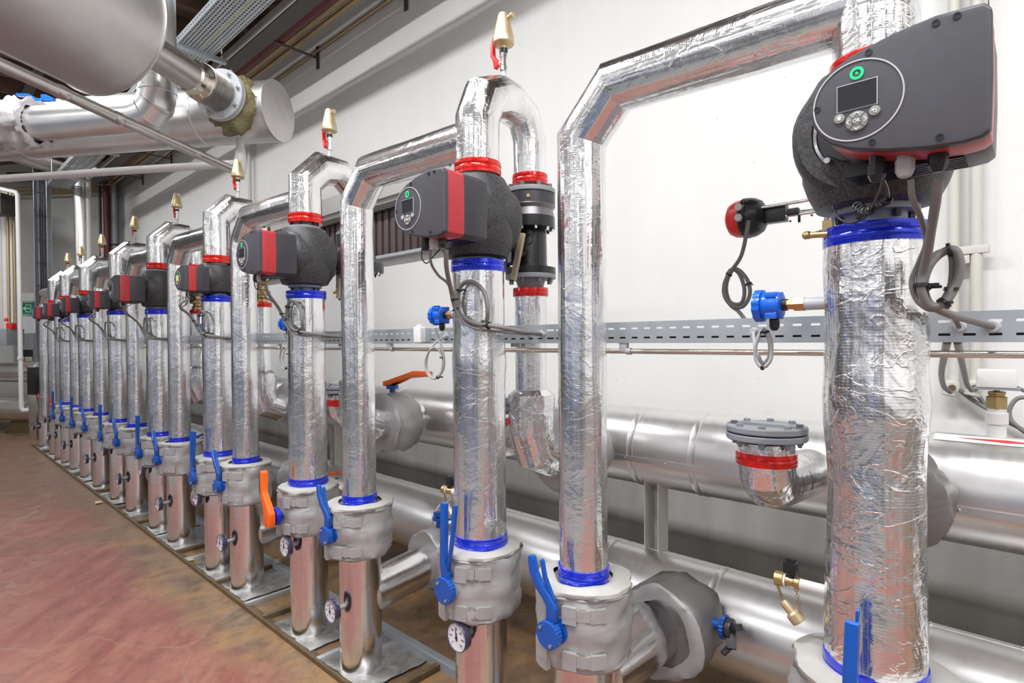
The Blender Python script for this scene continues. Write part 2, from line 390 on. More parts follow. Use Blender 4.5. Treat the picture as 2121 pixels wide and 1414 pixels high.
# long wall with a recess for the brown sheet opening
m=MB(); x0,x1=4.2,-12.83; ox0,ox1=-3.2,-9.4; oz0,oz1=2.23,2.69; T=.3
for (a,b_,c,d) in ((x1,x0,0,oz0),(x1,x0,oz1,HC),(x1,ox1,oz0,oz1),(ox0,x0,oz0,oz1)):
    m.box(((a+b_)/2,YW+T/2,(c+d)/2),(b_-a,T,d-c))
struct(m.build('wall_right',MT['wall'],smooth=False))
m=MB(); n=120
for i in range(n):
    xa=ox1+(ox0-ox1)*i/n; xb=ox1+(ox0-ox1)*(i+1)/n; dz=.012 if i%2 else 0
    m.box(((xa+xb)/2,YW+.14+dz,(oz0+oz1)/2),(xb-xa,.012,oz1-oz0))
struct(m.build('trim_1',MT['brownpanel'],smooth=False))
m=MB(); m.box(((ox0+ox1)/2,YW+.03,oz0-.012),(ox0-ox1,.2,.024)); struct(m.build('trim_2',MT['galv'],smooth=False))
m=MB(); m.box(((ox0+ox1)/2-.2,YW-.02,2.80),(ox0-ox1+.5,.04,.16)); struct(m.build('trim_3',MT['wallfar'],bev=.004))
slab('wall_far',[CORN,farend,farend+Vector((0,0,HC)),CORN+Vector((0,0,HC))],.2,MT['wallfar'])
slab('wall_left',[(farend.x,farend.y,0),(farend.x,-6,0),(farend.x,-6,HC),(farend.x,farend.y,HC)],.2,MT['wallfar'])
slab('wall_back',[(farend.x,-6,0),(4.2,-6,0),(4.2,-6,HC),(farend.x,-6,HC)],.2,MT['wall'])
slab('wall_near',[(4.2,-6,0),(4.2,YW,0),(4.2,YW,HC),(4.2,-6,HC)],.2,MT['wall'])
# lamps' housings (unseen, behind and left of the view; the lowest row is added fill)
for i,(x,y,z,sx,sy) in enumerate(LAMPS):
    t=root('ceiling_light','long white strip light hanging unseen over the aisle behind the camera','lamp',(x,y,z),'strip lights over the aisle')
    m=MB(); m.box((0,0,.04),(sx+.06,sy+.06,.06)); m.build('housing',MT['white'],t,bev=.004)
    m=MB(); 
    for s in(-.7,.7): m.cyl((s,0,.07),(s,0,HC-z),.004,n=6)
    m.build('hanger',MT['galv'],t)
# made-up boilers and switch cabinets out of view, added for the foil to mirror
for x,wd,h_,mt,lab in ((1.9,1.2,2.9,'beam','dark cabinet added across the aisle for foil reflections, rightmost'),(-.3,1.1,1.9,'blue','blue casing added across the aisle for foil reflections, right of two'),(-2.6,.9,3.0,'beam','tall dark cabinet added across the aisle for foil reflections'),(-5.2,1.2,1.9,'blue','blue casing added across the aisle for foil reflections, left of two'),(-8.2,1.6,2.8,'beam','long dark cabinet added across the aisle for foil reflections, leftmost')):
    t=root('added_boiler' if mt=='blue' else 'added_switch_cabinet',lab,'added_boiler' if mt=='blue' else 'cabinet',(x,-4.1,0))
    m=MB(); m.box((0,0,h_/2),(wd,1.0,h_)); m.build('casing',MT[mt],t,bev=.02)
    m=MB(); m.box((0,.505,h_*.55),(wd*.8,.012,h_*.7)); dr=m.build('door',MT['grey'],t,bev=.004); m=MB(); m.box((wd*.33,.53,h_*.55),(.02,.03,.14)); m.build('handle',MT['black'],dr,bev=.004)
# joists under the roof deck
for i in range(24):
    x=-12.3+i*.62
    m=MB(); m.box((0,0,0),(.09,7.4,.2)); o=m.build('roof_joist',MT['wood'],bev=.004,loc=(x,-.9,HC-.1))
    tag(o,'dark timber joist under the roof deck','joist','joists under the roof deck')
# ---------------------------------------------------------------- part builders
def foil_band(par,z,r,h,mat,off=(0,0),n=40,name='tape_band'):
    m=MB(); pr=[(r-.004,-h/2),(r+.0045,-h/2),(r+.0055,-h*.3),(r+.004,-h*.27),(r+.0055,-h*.2),(r+.005,h*.05),(r+.0035,h*.08),(r+.0055,h*.13),(r+.0045,h/2),(r-.004,h/2)]
    m.lathe(pr,(off[0],off[1],z),'Z',n,nz=.0012,fr=25); o=m.build(name,mat,par,ang=50); o['label']=('blue' if mat is MT['blue_tape'] else 'red')+' shiny tape band'; return o
def corner(a,b,c,R,k=2):
    """mitred bend from a over b to c"""
    a=Vector(a);b=Vector(b);c=Vector(c); d1=(a-b).normalized();d2=(c-b).normalized()
    p=b+d1*R;q=b+d2*R; cen=b+(d1+d2)*R; out=[]
    for i in range(k+1):
        t=i/k*PI/2; out.append(cen-d2*R*math.cos(t)-d1*R*math.sin(t))
    return out
WORD=['nearest','second','third','fourth','fifth','sixth','seventh','eighth','ninth']
def which(k): return WORD[k]+' pump'+('' if k else ' at the right')
# ---- pump (origin on the riser axis, middle of the pump)
DS=[(0.21, 0.033), (0.211, -0.064), (0.209, -0.148), (0.199, -0.155), (0.175, -0.158), (0.133, -0.156), (0.076, -0.147), (0.027, -0.134), (-0.005, -0.118), (-0.022, -0.1), (-0.033, -0.078), (-0.036, -0.053), (-0.029, -0.023), (-0.012, 0.004), (0.027, 0.025), (0.085, 0.04), (0.143, 0.047), (0.202, 0.044)]
def pump_mesh(large=True,disp='glass_dark',detail=True):
    S=1.0 if large else .8
    t=bpy.data.objects.new('pump',None); COL.objects.link(t)
    yf=-.33 if large else -.245; yb=-.145 if large else -.105; cx=.0 if large else .0
    dz=.0
    P=[((x)*S,(z+.033)*S+dz) for x,z in DS]
    X=(1,0,0);Z=(0,0,1)
    cxm=sum(p[0] for p in P)/len(P); czm=sum(p[1] for p in P)/len(P)
    def scaled(k): return [((x-cxm)*k+cxm,(z-czm)*k+czm) for x,z in P]
    d=yb-yf
    m=MB(); m.extr(P,(0,yf,0),X,Z,(0,.022,0)); lid=m.build('control_cover',MT['dark'],t,bev=.007 if large else .005,seg=3)
    m=MB(); m.extr(scaled(.985),(0,yf+.020,0),X,Z,(0,d*.46-.02,0)); red=m.build('red_band',MT['red'],t,bev=.003)
    # rear housing : squarer block
    rp=[(.0*S-.03*S,-.11*S+dz),(.205*S,-.11*S+dz),(.207*S,.108*S+dz),(.0,.105*S+dz),(-.035*S,.03*S+dz)]
    rp=[(p[0],p[1]) for p in scaled(.975)]
    m=MB(); m.extr(rp,(0,yf+d*.46,0),X,Z,(0,d*.54,0)); hs=m.build('motor_housing',MT['dark2'],t,bev=.004)
    # fins under the housing
    m=MB()
    for i in range(7): m.box(((.085)*S,yf+d*(.50+.068*i),-.115*S+dz),(.17*S,.005,.02*S))
    m.build('cooling_fins',MT['black'],hs)
    # face
    fy=yf-.0006
    cX,cZ=(.036*S,-.021*S+dz); R=.066*S
    m=MB(); m.lathe([(R-.0012,0),(R+.0012,0),(R+.0012,.0012),(R-.0012,.0012)],(cX,yf,cZ),(0,-1,0),56,cap=False); m.build('display_ring',MT['line'],lid)
    dw,dh=(.057*S,.042*S); zc=cZ+.008*S
    m=MB(); m.box((cX,fy,zc),(dw+.003,.0016,dh+.003)); m.build('display_frame',MT['line'],lid)
    m=MB(); m.box((cX,fy-.0008,zc),(dw,.0016,dh)); m.build('display',MT[disp],lid)
    m=MB(); m.lathe([(.0,0),(.0022*S,0)],(cX,fy-.0012,cZ+.045*S),(0,-1,0),20,cap=False); m.lathe([(.0062*S,0),(.0105*S,0)],(cX,fy-.0012,cZ+.045*S),(0,-1,0),24,cap=False); led=m.build('status_light',MT['led'],lid); led['label']='glowing green ring light'
    zb=cZ-.035*S
    m=MB(); m.cyl((cX,fy+.001,zb),(cX,fy-.0022,zb),.0165*S,n=32); pad=m.build('keypad',MT['btn'],lid,bev=.0008)
    m=MB(); m.lathe([(.0068*S,0),(.0076*S,0)],(cX,fy-.0026,zb),(0,-1,0),24,cap=False)
    for a in range(4):
        an=PI/4+a*PI/2; c,s_=math.cos(an),math.sin(an); m.bar((cX+c*.0076*S,fy-.0026,zb+s_*.0076*S),(cX+c*.018*S,fy-.0026,zb+s_*.018*S),.0006,.0004)
    m.build('key_lines',MT['black'],pad)
    m=MB()
    for a in range(4):
        an=a*PI/2; c,s_=math.cos(an),math.sin(an); r1,r2=.0145*S,.011*S
        tip=Vector((cX+c*r1,fy-.003,zb+s_*r1))
        for sg in(-1,1): m.bar(tip,(cX+c*r2-s_*sg*.0035*S,fy-.003,zb+s_*r2+c*sg*.0035*S),.0013*S,.0008,up=(0,1,0))
    vs,fs=text_mb('OK',.0082*S,(cX,fy-.0028,zb),(1,0,0),(0,0,1)); m.add(vs,fs)
    m.build('key_print',MT['print'],pad,smooth=False)
    for sx,kind in((-1,0),(1,1)):
        bx,bz=cX+sx*.026*S,zb+.0105*S
        m=MB(); m.cyl((bx,fy+.001,bz),(bx,fy-.002,bz),.0082*S,n=24); bt=m.build('button',MT['btn'],lid,bev=.0006)
        m=MB()
        if kind==0: m.extr([(-.0022*S,-.003*S),(.0022*S,-.003*S),(.0022*S,.0005*S),(.004*S,.0005*S),(0,.004*S),(-.004*S,.0005*S),(-.0022*S,.0005*S)],(bx,fy-.0026,bz),(1,0,0),(0,0,1),(0,.0006,0))
        else:
            m.bar((bx-.003*S,fy-.0026,bz+.001*S),(bx+.002*S,fy-.0026,bz+.001*S),.001*S,.0006,up=(0,1,0)); m.extr([(-.0045*S,.001*S),(-.001*S,.004*S),(-.001*S,-.002*S)],(bx,fy-.0026,bz),(1,0,0),(0,0,1),(0,.0006,0)); m.bar((bx+.002*S,fy-.0026,bz+.0014*S),(bx+.003*S,fy-.0026,bz-.003*S),.001*S,.0006,up=(0,1,0)); m.bar((bx+.003*S,fy-.0026,bz-.003*S),(bx-.001*S,fy-.0026,bz-.003*S),.001*S,.0006,up=(0,1,0))
        m.build('button_print',MT['print'],bt,smooth=False)
    for x,z in [(.143,.067),(.169,.068),(.053,.053),(-.025,-.02),(.058,-.096),(.148,-.110)]:
        sx,sz=x*S,z*S+dz
        m=MB(); m.lathe([(.0055*S,0),(.0055*S,.001),(.0035*S,.001),(.003*S,-.001),(0,-.001)],(sx,yf-.0002,sz),(0,-1,0),16); m.bar((sx-.0022,yf+.0002,sz-.0022),(sx+.0022,yf+.0002,sz+.0022),.001,.001,up=(0,1,0)); m.build('screw',MT['black'],lid)
    for zz in (.055,-.085):
        m=MB(); m.lathe([(0,.001),(.005,.001),(.005,0)],(.2035*S,yf+.032,(zz+.033)*S+dz),'X',12); m.build('screw',MT['black'],red)
    m=MB(); m.lathe([(0,.002),(.006,.002),(.007,0)],(.2035*S,yf+d*.62,.03*S+dz),'X',14); m.build('plug',MT['black'],hs)
    # glands
    zb_=-.113*S+dz
    for gx,mt in((.055,'black'),(.095,'greylt'),(.14,'black')):
        gx*=S; y=yf+.055
        m=MB(); m.lathe([(.0,.008),(.012,.008),(.012,-.012),(.0145,-.012),(.0145,-.030),(.010,-.040),(.006,-.042),(0,-.042)],(gx,y,zb_+.004),'Z',8); m.build('cable_gland',MT[mt],t,ang=20)
    # motor neck with bolts
    yn=yb; m=MB(); m.lathe([(.072*S,0),(.072*S,.03),(.08*S,.03),(.08*S,.07)],(0,yn-.005,0),'Y',32); nk=m.build('motor_neck',MT['black'],t)
    m=MB(); m.lathe([(.082*S,0),(.088*S,.002),(.088*S,.008),(.082*S,.01)],(0,yn+.022,0),'Y',36,cap=False); m.build('clamp_ring',MT['chrome'],nk)
    for a in range(4):
        an=PI/4+a*PI/2; bx,bz=.066*S*math.cos(an),.07*S*math.sin(an)
        m=MB(); m.cyl((bx*1.2,yn+.0,bz*1.2),(bx*1.2,yn+.035,bz*1.2),.006,n=8); m.build('bolt',MT['chrome'],nk)
    # foam shell body
    r=.140*S
    m=MB(); y0,y1=-.105*S,.115*S
    m.lathe([(0,y0),(r*.62,y0),(r*.66,y0-.012),(r*.86,y0-.012),(r*.95,y0),(r,y0+.02),(r*1.015,0),(r,y1-.03),(r*.93,y1-.005),(r*.8,y1),(0,y1)],(0,0,0),'Y',44,nz=.004,fr=9)
    body=m.build('insulation_shell',MT['foam'],t,ang=40)
    hz=.165 if large else .115
    m=MB(); m.lathe([(.085*S,-hz+.02),(.112*S,-hz+.026),(.128*S,-.105*S),(.139*S,-.07*S),(.141*S,0),(.139*S,.07*S),(.128*S,.105*S),(.108*S,hz-.026),(.085*S,hz-.02)],(0,0,0),'Z',36,nz=.004,fr=8); m.build('shell_neck',MT['foam'],t,ang=40)
    for s_ in(-1,1):
        m=MB(); m.lathe([(.05,0),(.082 if large else .068,0),(.082 if large else .068,.016),(.05,.016)],(0,0,s_*(hz-.016)-.008),'Z',32); fl=m.build('flange',MT['grey'],t,bev=.002)
        for a in range(6):
            an=a*PI/3+.3; rr=.066 if large else .055; m=MB(); m.cyl((rr*math.cos(an),rr*math.sin(an),s_*(hz-.016)-.022),(rr*math.cos(an),rr*math.sin(an),s_*(hz-.016)+.022),.008,n=6); m.build('bolt',MT['cast'],fl)
    m=MB(); m.lathe([(.06 if large else .05,-hz-.05),(.06 if large else .05,hz+.05)],(0,0,0),'Z',24); m.build('flange_neck',MT['grey'],t)
    return t
# ---- lagged butterfly valve with lever (origin on pipe axis at jacket centre)
def valve_mesh(kind,seed=0,r=.143,h=.225):
    t=bpy.data.objects.new('valve',None); COL.objects.link(t)
    m=MB(); H=h/2
    m.lathe([(.09,-H-.006),(r*.93,-H-.004),(r*1.0,-H+.008),(r*.985,-H+.02),(r*1.03,-H*.6),(r*.985,-H*.45),(r*1.035,-H*.2),(r*1.04,0),(r*1.03,H*.25),(r*.99,H*.42),(r*1.025,H*.6),(r*1.0,H-.02),(r*1.0,H-.008)],(0,0,0),'Z',72,nz=.017,fr=12,seed=seed,cap=False)
    jk=m.build('insulation_jacket',MT['jacket'],t,ang=60)
    m=MB(); m.lathe([(r*1.0,H-.010),(r*1.035,H-.006),(r*1.02,H+.004),(r*.96,H+.004),(r*.8,H+.014),(.096,H+.010)],(0,0,0),'Z',56,nz=.012,fr=14,seed=seed,cap=False)
    m.build('jacket_lid',MT['jacket_top'],jk,ang=60)
    m=MB(); m.lathe([(r*1.0,-.003),(r*1.02,-.004),(r*1.03,.001),(r*1.01,.004)],(0,0,H-.012),'Z',56,nz=.012,fr=13,seed=seed,cap=False); m.build('seam',MT['strap'],jk,ang=60)
    m=MB(); m.lathe([(r*.99,-.0035),(r*1.022,-.003),(r*1.024,.0005),(r*.99,.001)],(0,0,H-.007),'Z',72,nz=.02,fr=15,seed=seed+2,cap=False); m.build('dark_crease',MT['castgrey'],jk,ang=60)
    # straps : patch + buckle, low and high, facing the aisle
    def arc(z,h_,a0,a1,th=.004,mat='strap',name='strap',rr=r*1.035):
        q=MB(); n=8; vs=[];fs=[]
        for i in range(n+1):
            a=a0+(a1-a0)*i/n; d=Vector((math.cos(a),math.sin(a),0)); nzv=.007*noise.noise(d*rr*13+Vector((seed,seed*1.7,0)))
            for dz in(-h_/2,h_/2):
                vs.append(d*(rr+nzv-th)+Vector((0,0,z+dz))); vs.append(d*(rr+nzv+th)+Vector((0,0,z+dz)))
        for i in range(n):
            b=i*4
            fs+=[(b+1,b+5,b+7,b+3),(b+0,b+2,b+6,b+4),(b+2,b+3,b+7,b+6),(b+0,b+4,b+5,b+1)]
        fs+=[(0,1,3,2),(n*4,n*4+2,n*4+3,n*4+1)]
        q.add(vs,fs); return q.build(name,MT[mat],jk,ang=50)
    A=-PI/2
    for z in(H*.55,-H*.62):
        st=arc(z,.034,A+.18,A+1.05)
        arc(z,.040,A+.75,A+1.05,th=.0055); arc(z-.004,.05,A+.20,A+.48,th=.007)
        d=Vector((math.cos(A+.6),math.sin(A+.6),0)); c=d*(r*1.05)+Vector((0,0,z)); tz=Vector((0,0,1)); tx=tz.cross(d)
        m=MB(); 
        for sg in(-1,1): m.bar(c+tx*.010*sg+tz*-.02,c+tx*.010*sg+tz*.02,.002,.002); m.bar(c+tx*-.010+tz*.02*sg,c+tx*.010+tz*.02*sg,.002,.002)
        m.build('buckle',MT['chrome'],st)
    arc(H*.42,.075,A-.42,A-.10,th=.006,name='flap'); arc(-H*.72,.075,A-.52,A-.12,th=.008,name='flap',rr=r*1.05)
    # stem and lever
    yh=-.175 if kind!='orange' else -.205
    z0=0.0 if kind!='orange' else -.01
    m=MB(); m.cyl((0,-.10,z0),(0,yh+.01,z0),.019,n=20); m.build('stem',MT['blue'] if kind!='orange' else simple_dark,t)
    if kind=='straight' or kind=='curved':
        R=.046 if kind=='straight' else .041
        m=MB(); m.cyl((0,yh+.046,z0),(0,yh+.030,z0),R*.98,n=36); m.build('index_plate',MT['blue'],t,bev=.003)
        m=MB(); n=72
        pr=[]
        for i in range(n):
            a=2*PI*i/n; tooth=(.0025 if (i%3==0) else 0) if -.9<a-PI*.0<1.7 else 0
            rr=R-tooth
            if kind=='curved' and math.sin(a-.2)>.93: rr=R*.96
            pr.append((rr*math.cos(a),rr*math.sin(a)))
        m.extr(pr,(0,yh-.006,z0),(1,0,0),(0,0,1),(0,.022,0)); dk=m.build('hub_disc',MT['blue'],t,bev=.0012,seg=1)
        for a in(2.5,-1.1): 
            m=MB(); x,z=R*.72*math.cos(a),R*.72*math.sin(a)+z0; m.cyl((x,yh-.003,z),(x,yh-.010,z),.0055,n=14); m.build('screw',MT['chrome'],dk,bev=.001)
        m=MB(); m.box((0.0,yh+.022,z0+.0),(.05,.02,.06)); m.build('hub_block',MT['blue'],t,bev=.003)
        if kind=='straight':
            m=MB(); m.extr([(-.017,.035),(.020,.035),(.016,.062),(.001,.095),(.004,.20),(.006,.298),(-.018,.298),(-.022,.20),(-.024,.08)],(0,yh+.002,z0),(1,0,0),(0,0,1),(0,.018,0)); lv=m.build('lever',MT['blue'],t,bev=.002)
            m=MB(); m.extr([(.008,.075),(.015,.070),(.038,.170),(.040,.18),(.058,.300),(.041,.300),(.028,.185)],(0,yh+.005,z0),(1,0,0),(0,0,1),(0,.013,0)); m.build('squeeze_grip',MT['blue'],lv,bev=.0015)
        else:
            L=[(.022,.035),(.024,.078),(.004,.108),(-.030,.135),(-.050,.168),(-.058,.202),(-.062,.210),(-.074,.211),(-.080,.202),(-.074,.160),(-.052,.122),(-.022,.094),(-.010,.078),(-.012,.035)]
            m=MB(); m.extr(L,(0,yh+.002,z0),(1,0,0),(0,0,1),(0,.020,0)); lv=m.build('lever',MT['blue'],t,bev=.005)
            G=[(.004,.085),(-.014,.120),(-.032,.150),(-.042,.200),(-.036,.208),(-.030,.202),(-.020,.158),(-.004,.128),(.012,.095)]
            m=MB(); m.extr(G,(0.004,yh+.010,z0),(1,0,0),(0,0,1),(0,.010,0)); m.build('squeeze_grip',MT['blue'],lv,bev=.002)
    elif kind=='orange':
        m=MB(); m.cyl((0,yh+.042,z0),(0,yh+.020,z0),.045,n=32); c=m.build('collar',MT['blue_tape'],t,bev=.002); c['label']='blue collar behind the orange lever'
        lv=orange_lever(t,(0,yh,z0),(1,0,0),(0,0,1))
    return t
def orange_lever(par,o,u,v,length=1.0):
    u=Vector(u);v=Vector(v);w_=u.cross(v); o=Vector(o)
    P=[(-.040,-.028),(-.015,-.046),(.03,-.043),(.040,-.02),(.040,.025),(.022,.05),(-.035,.115),(-.040,.13),(-.038,.215),(-.046,.225),(-.060,.225),(-.066,.215),(-.066,.10),(-.058,.088),(-.034,.02)]
    P=[(x,z*length) for x,z in P]
    m=MB(); m.extr(P,o-w_*.012,u,v,w_*.03); lv=m.build('lever',MT['orange'],par,bev=.004); lv['label']='bent orange lever'
    Q=[(-.068,.215),(-.086,.205),(-.086,.12),(-.066,.085),(-.048,.03),(-.044,.036),(-.062,.092),(-.068,.105)]
    m=MB(); m.extr([(x,z*length) for x,z in Q],o-w_*.009,u,v,w_*.024); g=m.build('grip_pad',MT['dark'],lv,bev=.003); g['label']='black grip pad'
    return lv
simple_dark=simple('dark_blue_stem',(.01,.015,.12),.4)
# ---- thermometer (origin at dial centre, dial faces the aisle, stem back to the pipe)
def gauge_mesh(stem=.10,R=.050):
    t=bpy.data.objects.new('thermometer',None); COL.objects.link(t)
    m=MB(); m.lathe([(R*.75,.022),(R*.97,.020),(R,.014),(R,-.002),(R*.985,-.006),(R*.93,-.008),(R*.91,-.004),(R*.5,-.003)],(0,0,0),'Y',44,cap=True); cs=m.build('case',MT['purple'],t,ang=50)
    m=MB(); m.lathe([(0,0),(R*.92,0)],(0,-.0045,0),'Y',40,cap=False); dl=m.build('dial',MT['dial'],t)
    m=MB()
    for i in range(13):
        a=PI*1.25-PI*1.5*i/12; r1=R*.84; r2=R*(.72 if i%2==0 else .78)
        m.bar((r1*math.cos(a),-.0052,r1*math.sin(a)),(r2*math.cos(a),-.0052,r2*math.sin(a)),.0009,.0006,up=(0,1,0))
    for i,tx in enumerate(['0','20','40','60','80','100','120']):
        a=PI*1.25-PI*1.5*i/6; vs,fs=text_mb(tx,R*.2,(R*.58*math.cos(a),-.0055,R*.58*math.sin(a)),(1,0,0),(0,0,1),.0002); m.add(vs,fs)
    vs,fs=text_mb('°C',R*.18,(0,-.0055,R*.25),(1,0,0),(0,0,1),.0002); m.add(vs,fs)
    m.build('scale',MT['black'],dl,smooth=False)
    a=PI*.55; m=MB(); c,s_=math.cos(a),math.sin(a)
    m.extr([(c*R*.78,s_*R*.78),(-s_*R*.06,c*R*.06),(-c*R*.22-s_*R*.07,-s_*R*.22+c*R*.07),(-c*R*.22+s_*R*.07,-s_*R*.22-c*R*.07),(s_*R*.06,-c*R*.06)],(0,-.0065,0),(1,0,0),(0,0,1),(0,-.0008,0)); m.cyl((0,-.005,0),(0,-.009,0),R*.09,n=14); m.build('needle',MT['black'],dl,smooth=False)
    m=MB(); m.lathe([(R*.45,.020),(R*.3,.026),(.011,.03),(.011,stem)],(0,0,0),'Y',18); m.build('stem',MT['grey'],t)
    return t
# ---- flow sensor, head points to -X ; origin on riser surface
def sensor_mesh(L=.125):
    t=bpy.data.objects.new('flow_sensor',None); COL.objects.link(t)
    m=MB(); m.cyl((.01,0,0),(-.055,0,0),.0145,n=20); m.build('stub_pipe',MT['greylt'],t)
    m=MB(); m.lathe([(.013,0),(.0175,0),(.0175,.022),(.013,.022),(.013,.03),(.011,.045)],(-.05,0,0),(-1,0,0),6); b_=m.build('hex_fitting',MT['brass'],t,ang=20)
    m=MB(); m.cyl((-.088,0,0),(-.102,0,0),.014,n=16); m.build('washer',MT['black'],t)
    m=MB(); m.lathe([(.012,0),(.030,.002),(.033,.012),(.033,.042),(.031,.046)],(-.098,0,0),(-1,0,0),36); hd=m.build('head',MT['blue2'],t,bev=.0015)
    pr=[(.0395-(.002 if i%4<2 else 0),i) for i in range(48)]
    m=MB(); m.extr([(r_*math.cos(2*PI*i/48),r_*math.sin(2*PI*i/48)) for r_,i in pr],(-.142,0,0),(0,1,0),(0,0,1),(-.018,0,0)); m.build('cap',MT['blue2'],hd,bev=.002)
    m=MB(); m.lathe([(0,0),(.026,0)],(-.162,0,0),(-1,0,0),24,cap=False); m.build('cap_recess',MT['blue'],hd)
    for a in(.9,2.4,-.9,-2.3):
        m=MB(); m.box((-.118,.034*math.cos(a),.034*math.sin(a)),(.026,.012,.012)); m.build('lug',MT['blue2'],hd,bev=.002)
    m=MB(); m.box((-.118,-.024,-.024),(.022,.006,.016)); m.build('label_plate',MT['print'],hd)
    m=MB(); m.lathe([(.010,0),(.012,-.004),(.012,-.020),(.008,-.028),(.004,-.03)],(-.118,0,-.031),'Z',8); m.build('cable_gland',MT['black'],t,ang=20)
    return t
# ---- automatic air vent (origin on top of the arch pipe)
def vent_mesh():
    t=bpy.data.objects.new('air_vent',None); COL.objects.link(t)
    m=MB(); m.cyl((0,0,-.02),(0,0,.045),.007,n=14); m.build('riser_tube',MT['greylt'],t)
    m=MB(); m.lathe([(.008,.035),(.012,.037),(.012,.05),(.0095,.053),(.0095,.075),(.0125,.078),(.0125,.09),(.010,.093)],(0,0,0),'Z',8); m.cyl((0,0,.064),(-.022,0,.064),.007,n=12); m.build('ball_valve',MT['chrome'],t,ang=25)
    m=MB(); m.extr([(-.004,-.016),(.012,-.008),(.012,.006),(.0,.018),(-.009,.030),(-.010,.082),(-.021,.082),(-.020,.028),(-.010,.012)],(-.030,-.010,.066),(1,0,0),(0,0,1),(0,.015,0)); lv=m.build('lever',MT['redlev'],t,bev=.0015); lv['label']='red lever'
    m=MB(); m.cyl((-.03,-.001,.066),(-.022,-.001,.066),.004,n=8); m.build('nut',MT['chrome'],lv)
    m=MB(); m.lathe([(.009,.09),(.0135,.092),(.0135,.104),(.009,.106)],(0,0,0),'Z',20); m.build('seal_ring',MT['black'],t)
    m=MB(); m.lathe([(.011,.103),(.013,.105),(.013,.115),(.032,.118),(.034,.121),(.034,.138),(.0325,.141),(.0175,.208),(.015,.214),(0,.215)],(0,0,0),'Z',32); bd=m.build('float_body',MT['brassmatte'],t,ang=30)
    m=MB(); m.cyl((.012,0,.196),(.038,0,.196),.006,n=14); m.cyl((.034,0,.196),(.042,0,.196),.009,n=14); m.build('outlet',MT['brassmatte'],bd)
    return t
# ---- regulating valve on the rear leg : flange at z=0 (lower) to z=.335
def rear_valve(black=True):
    t=bpy.data.objects.new('regulating_valve',None); COL.objects.link(t)
    if black:
        for z in(0,.335):
            m=MB(); m.lathe([(.04,-.009),(.1,-.009),(.1,.009),(.04,.009)],(0,0,z),'Z',40); fl=m.build('flange',MT['grey'],t,bev=.002)
            for a in range(8):
                an=a*PI/4+.35; m=MB(); s_=1 if z else -1; m.cyl((.083*math.cos(an),.083*math.sin(an),z+s_*.006),(.083*math.cos(an),.083*math.sin(an),z+s_*.026),.009,n=6); m.build('bolt',MT['castgrey'],fl)
        m=MB(); m.lathe([(.06,-.01),(.045,-.06)],(0,0,0),'Z',28); m.build('lower_cone',MT['grey'],t)
        m=MB(); m.lathe([(.1,.01),(.1,.034),(.07,.036),(.066,.05),(.064,.17),(.06,.185),(.098,.19),(.098,.232),(.085,.236)],(0,0,0),'Z',40); b_=m.build('body',MT['black'],t)
        m=MB(); m.lathe([(.098,.232),(.090,.262),(.098,.272),(.1,.276),(.098,.28)],(0,0,0),'Z',40); m.build('cone_collar',MT['castgrey'],t)
        m=MB(); m.lathe([(.099,.279),(.099,.322),(.08,.326)],(0,0,0),'Z',40); m.build('upper_ring',MT['dark2'],t)
        for a in range(10):
            an=a*PI/5; m=MB(); m.cyl((.086*math.cos(an),.086*math.sin(an),.178),(.086*math.cos(an),.086*math.sin(an),.192),.008,n=10); m.build('bolt',MT['chrome'],b_)
        m=MB(); m.box((-.035,-.070,.11),(.05,.03,.13)); cv=m.build('actuator_cover',MT['black'],t,bev=.006)
        m=MB(); m.box((-.033,-.087,.085),(.018,.003,.062)); m.build('label_plate',MT['greylt'],cv)
        m=MB(); m.bar((.012,-.115,-.02),(.052,-.105,.155),.026,.012,up=(0,1,0)); h=m.build('hand_lever',MT['ochrelever'],t,bev=.002); h['label']='flat beige hand lever'
        m=MB(); m.cyl((.03,-.11,.075),(.02,-.06,.08),.01,n=12); m.build('lever_pivot',MT['black'],h)
        m=MB(); m.lathe([(.017,-.003),(.021,-.003),(.021,.003),(.017,.003)],(.068,-.09,.13),(0.3,-1,0),20,cap=False); m.build('pull_ring',MT['black'],t)
        m=MB(); m.box((-.088,-.05,.04),(.024,.024,.034)); m.cyl((-.088,-.05,.03),(-.125,-.06,.022),.008,n=12); m.build('test_point',MT['brass'],t)
        m=MB(); m.lathe([(0,.0),(.007,0),(.007,.004)],(.06,-.079,.30),(0.6,-.8,0),12); m.build('plug',MT['brass'],t)
    else:
        m=MB(); m.lathe([(.03,-.06),(.045,-.05),(.045,-.03),(.035,-.02),(.035,-.002),(.06,0),(.063,.012),(.063,.022),(.05,.034),(.034,.04),(.032,.06),(.05,.08),(.055,.12),(.05,.16),(.032,.18),(.032,.26),(.05,.28),(.05,.33)],(0,0,0),'Z',30); m.build('body',MT['brass'],t)
        m=MB(); m.cyl((0,-.03,.12),(-.02,-.085,.17),.022,n=16); m.build('bonnet',MT['brass'],t)
        m=MB(); m.cyl((-.02,-.085,.17),(-.03,-.115,.2),.03,n=20); m.build('hand_wheel',MT['black'],t)
        for sg in(-1,1):
            m=MB(); m.cyl((sg*.02,-.04,.06),(sg*.05,-.08,.02),.009,n=12); m.build('test_point',MT['black'],t)
    return t

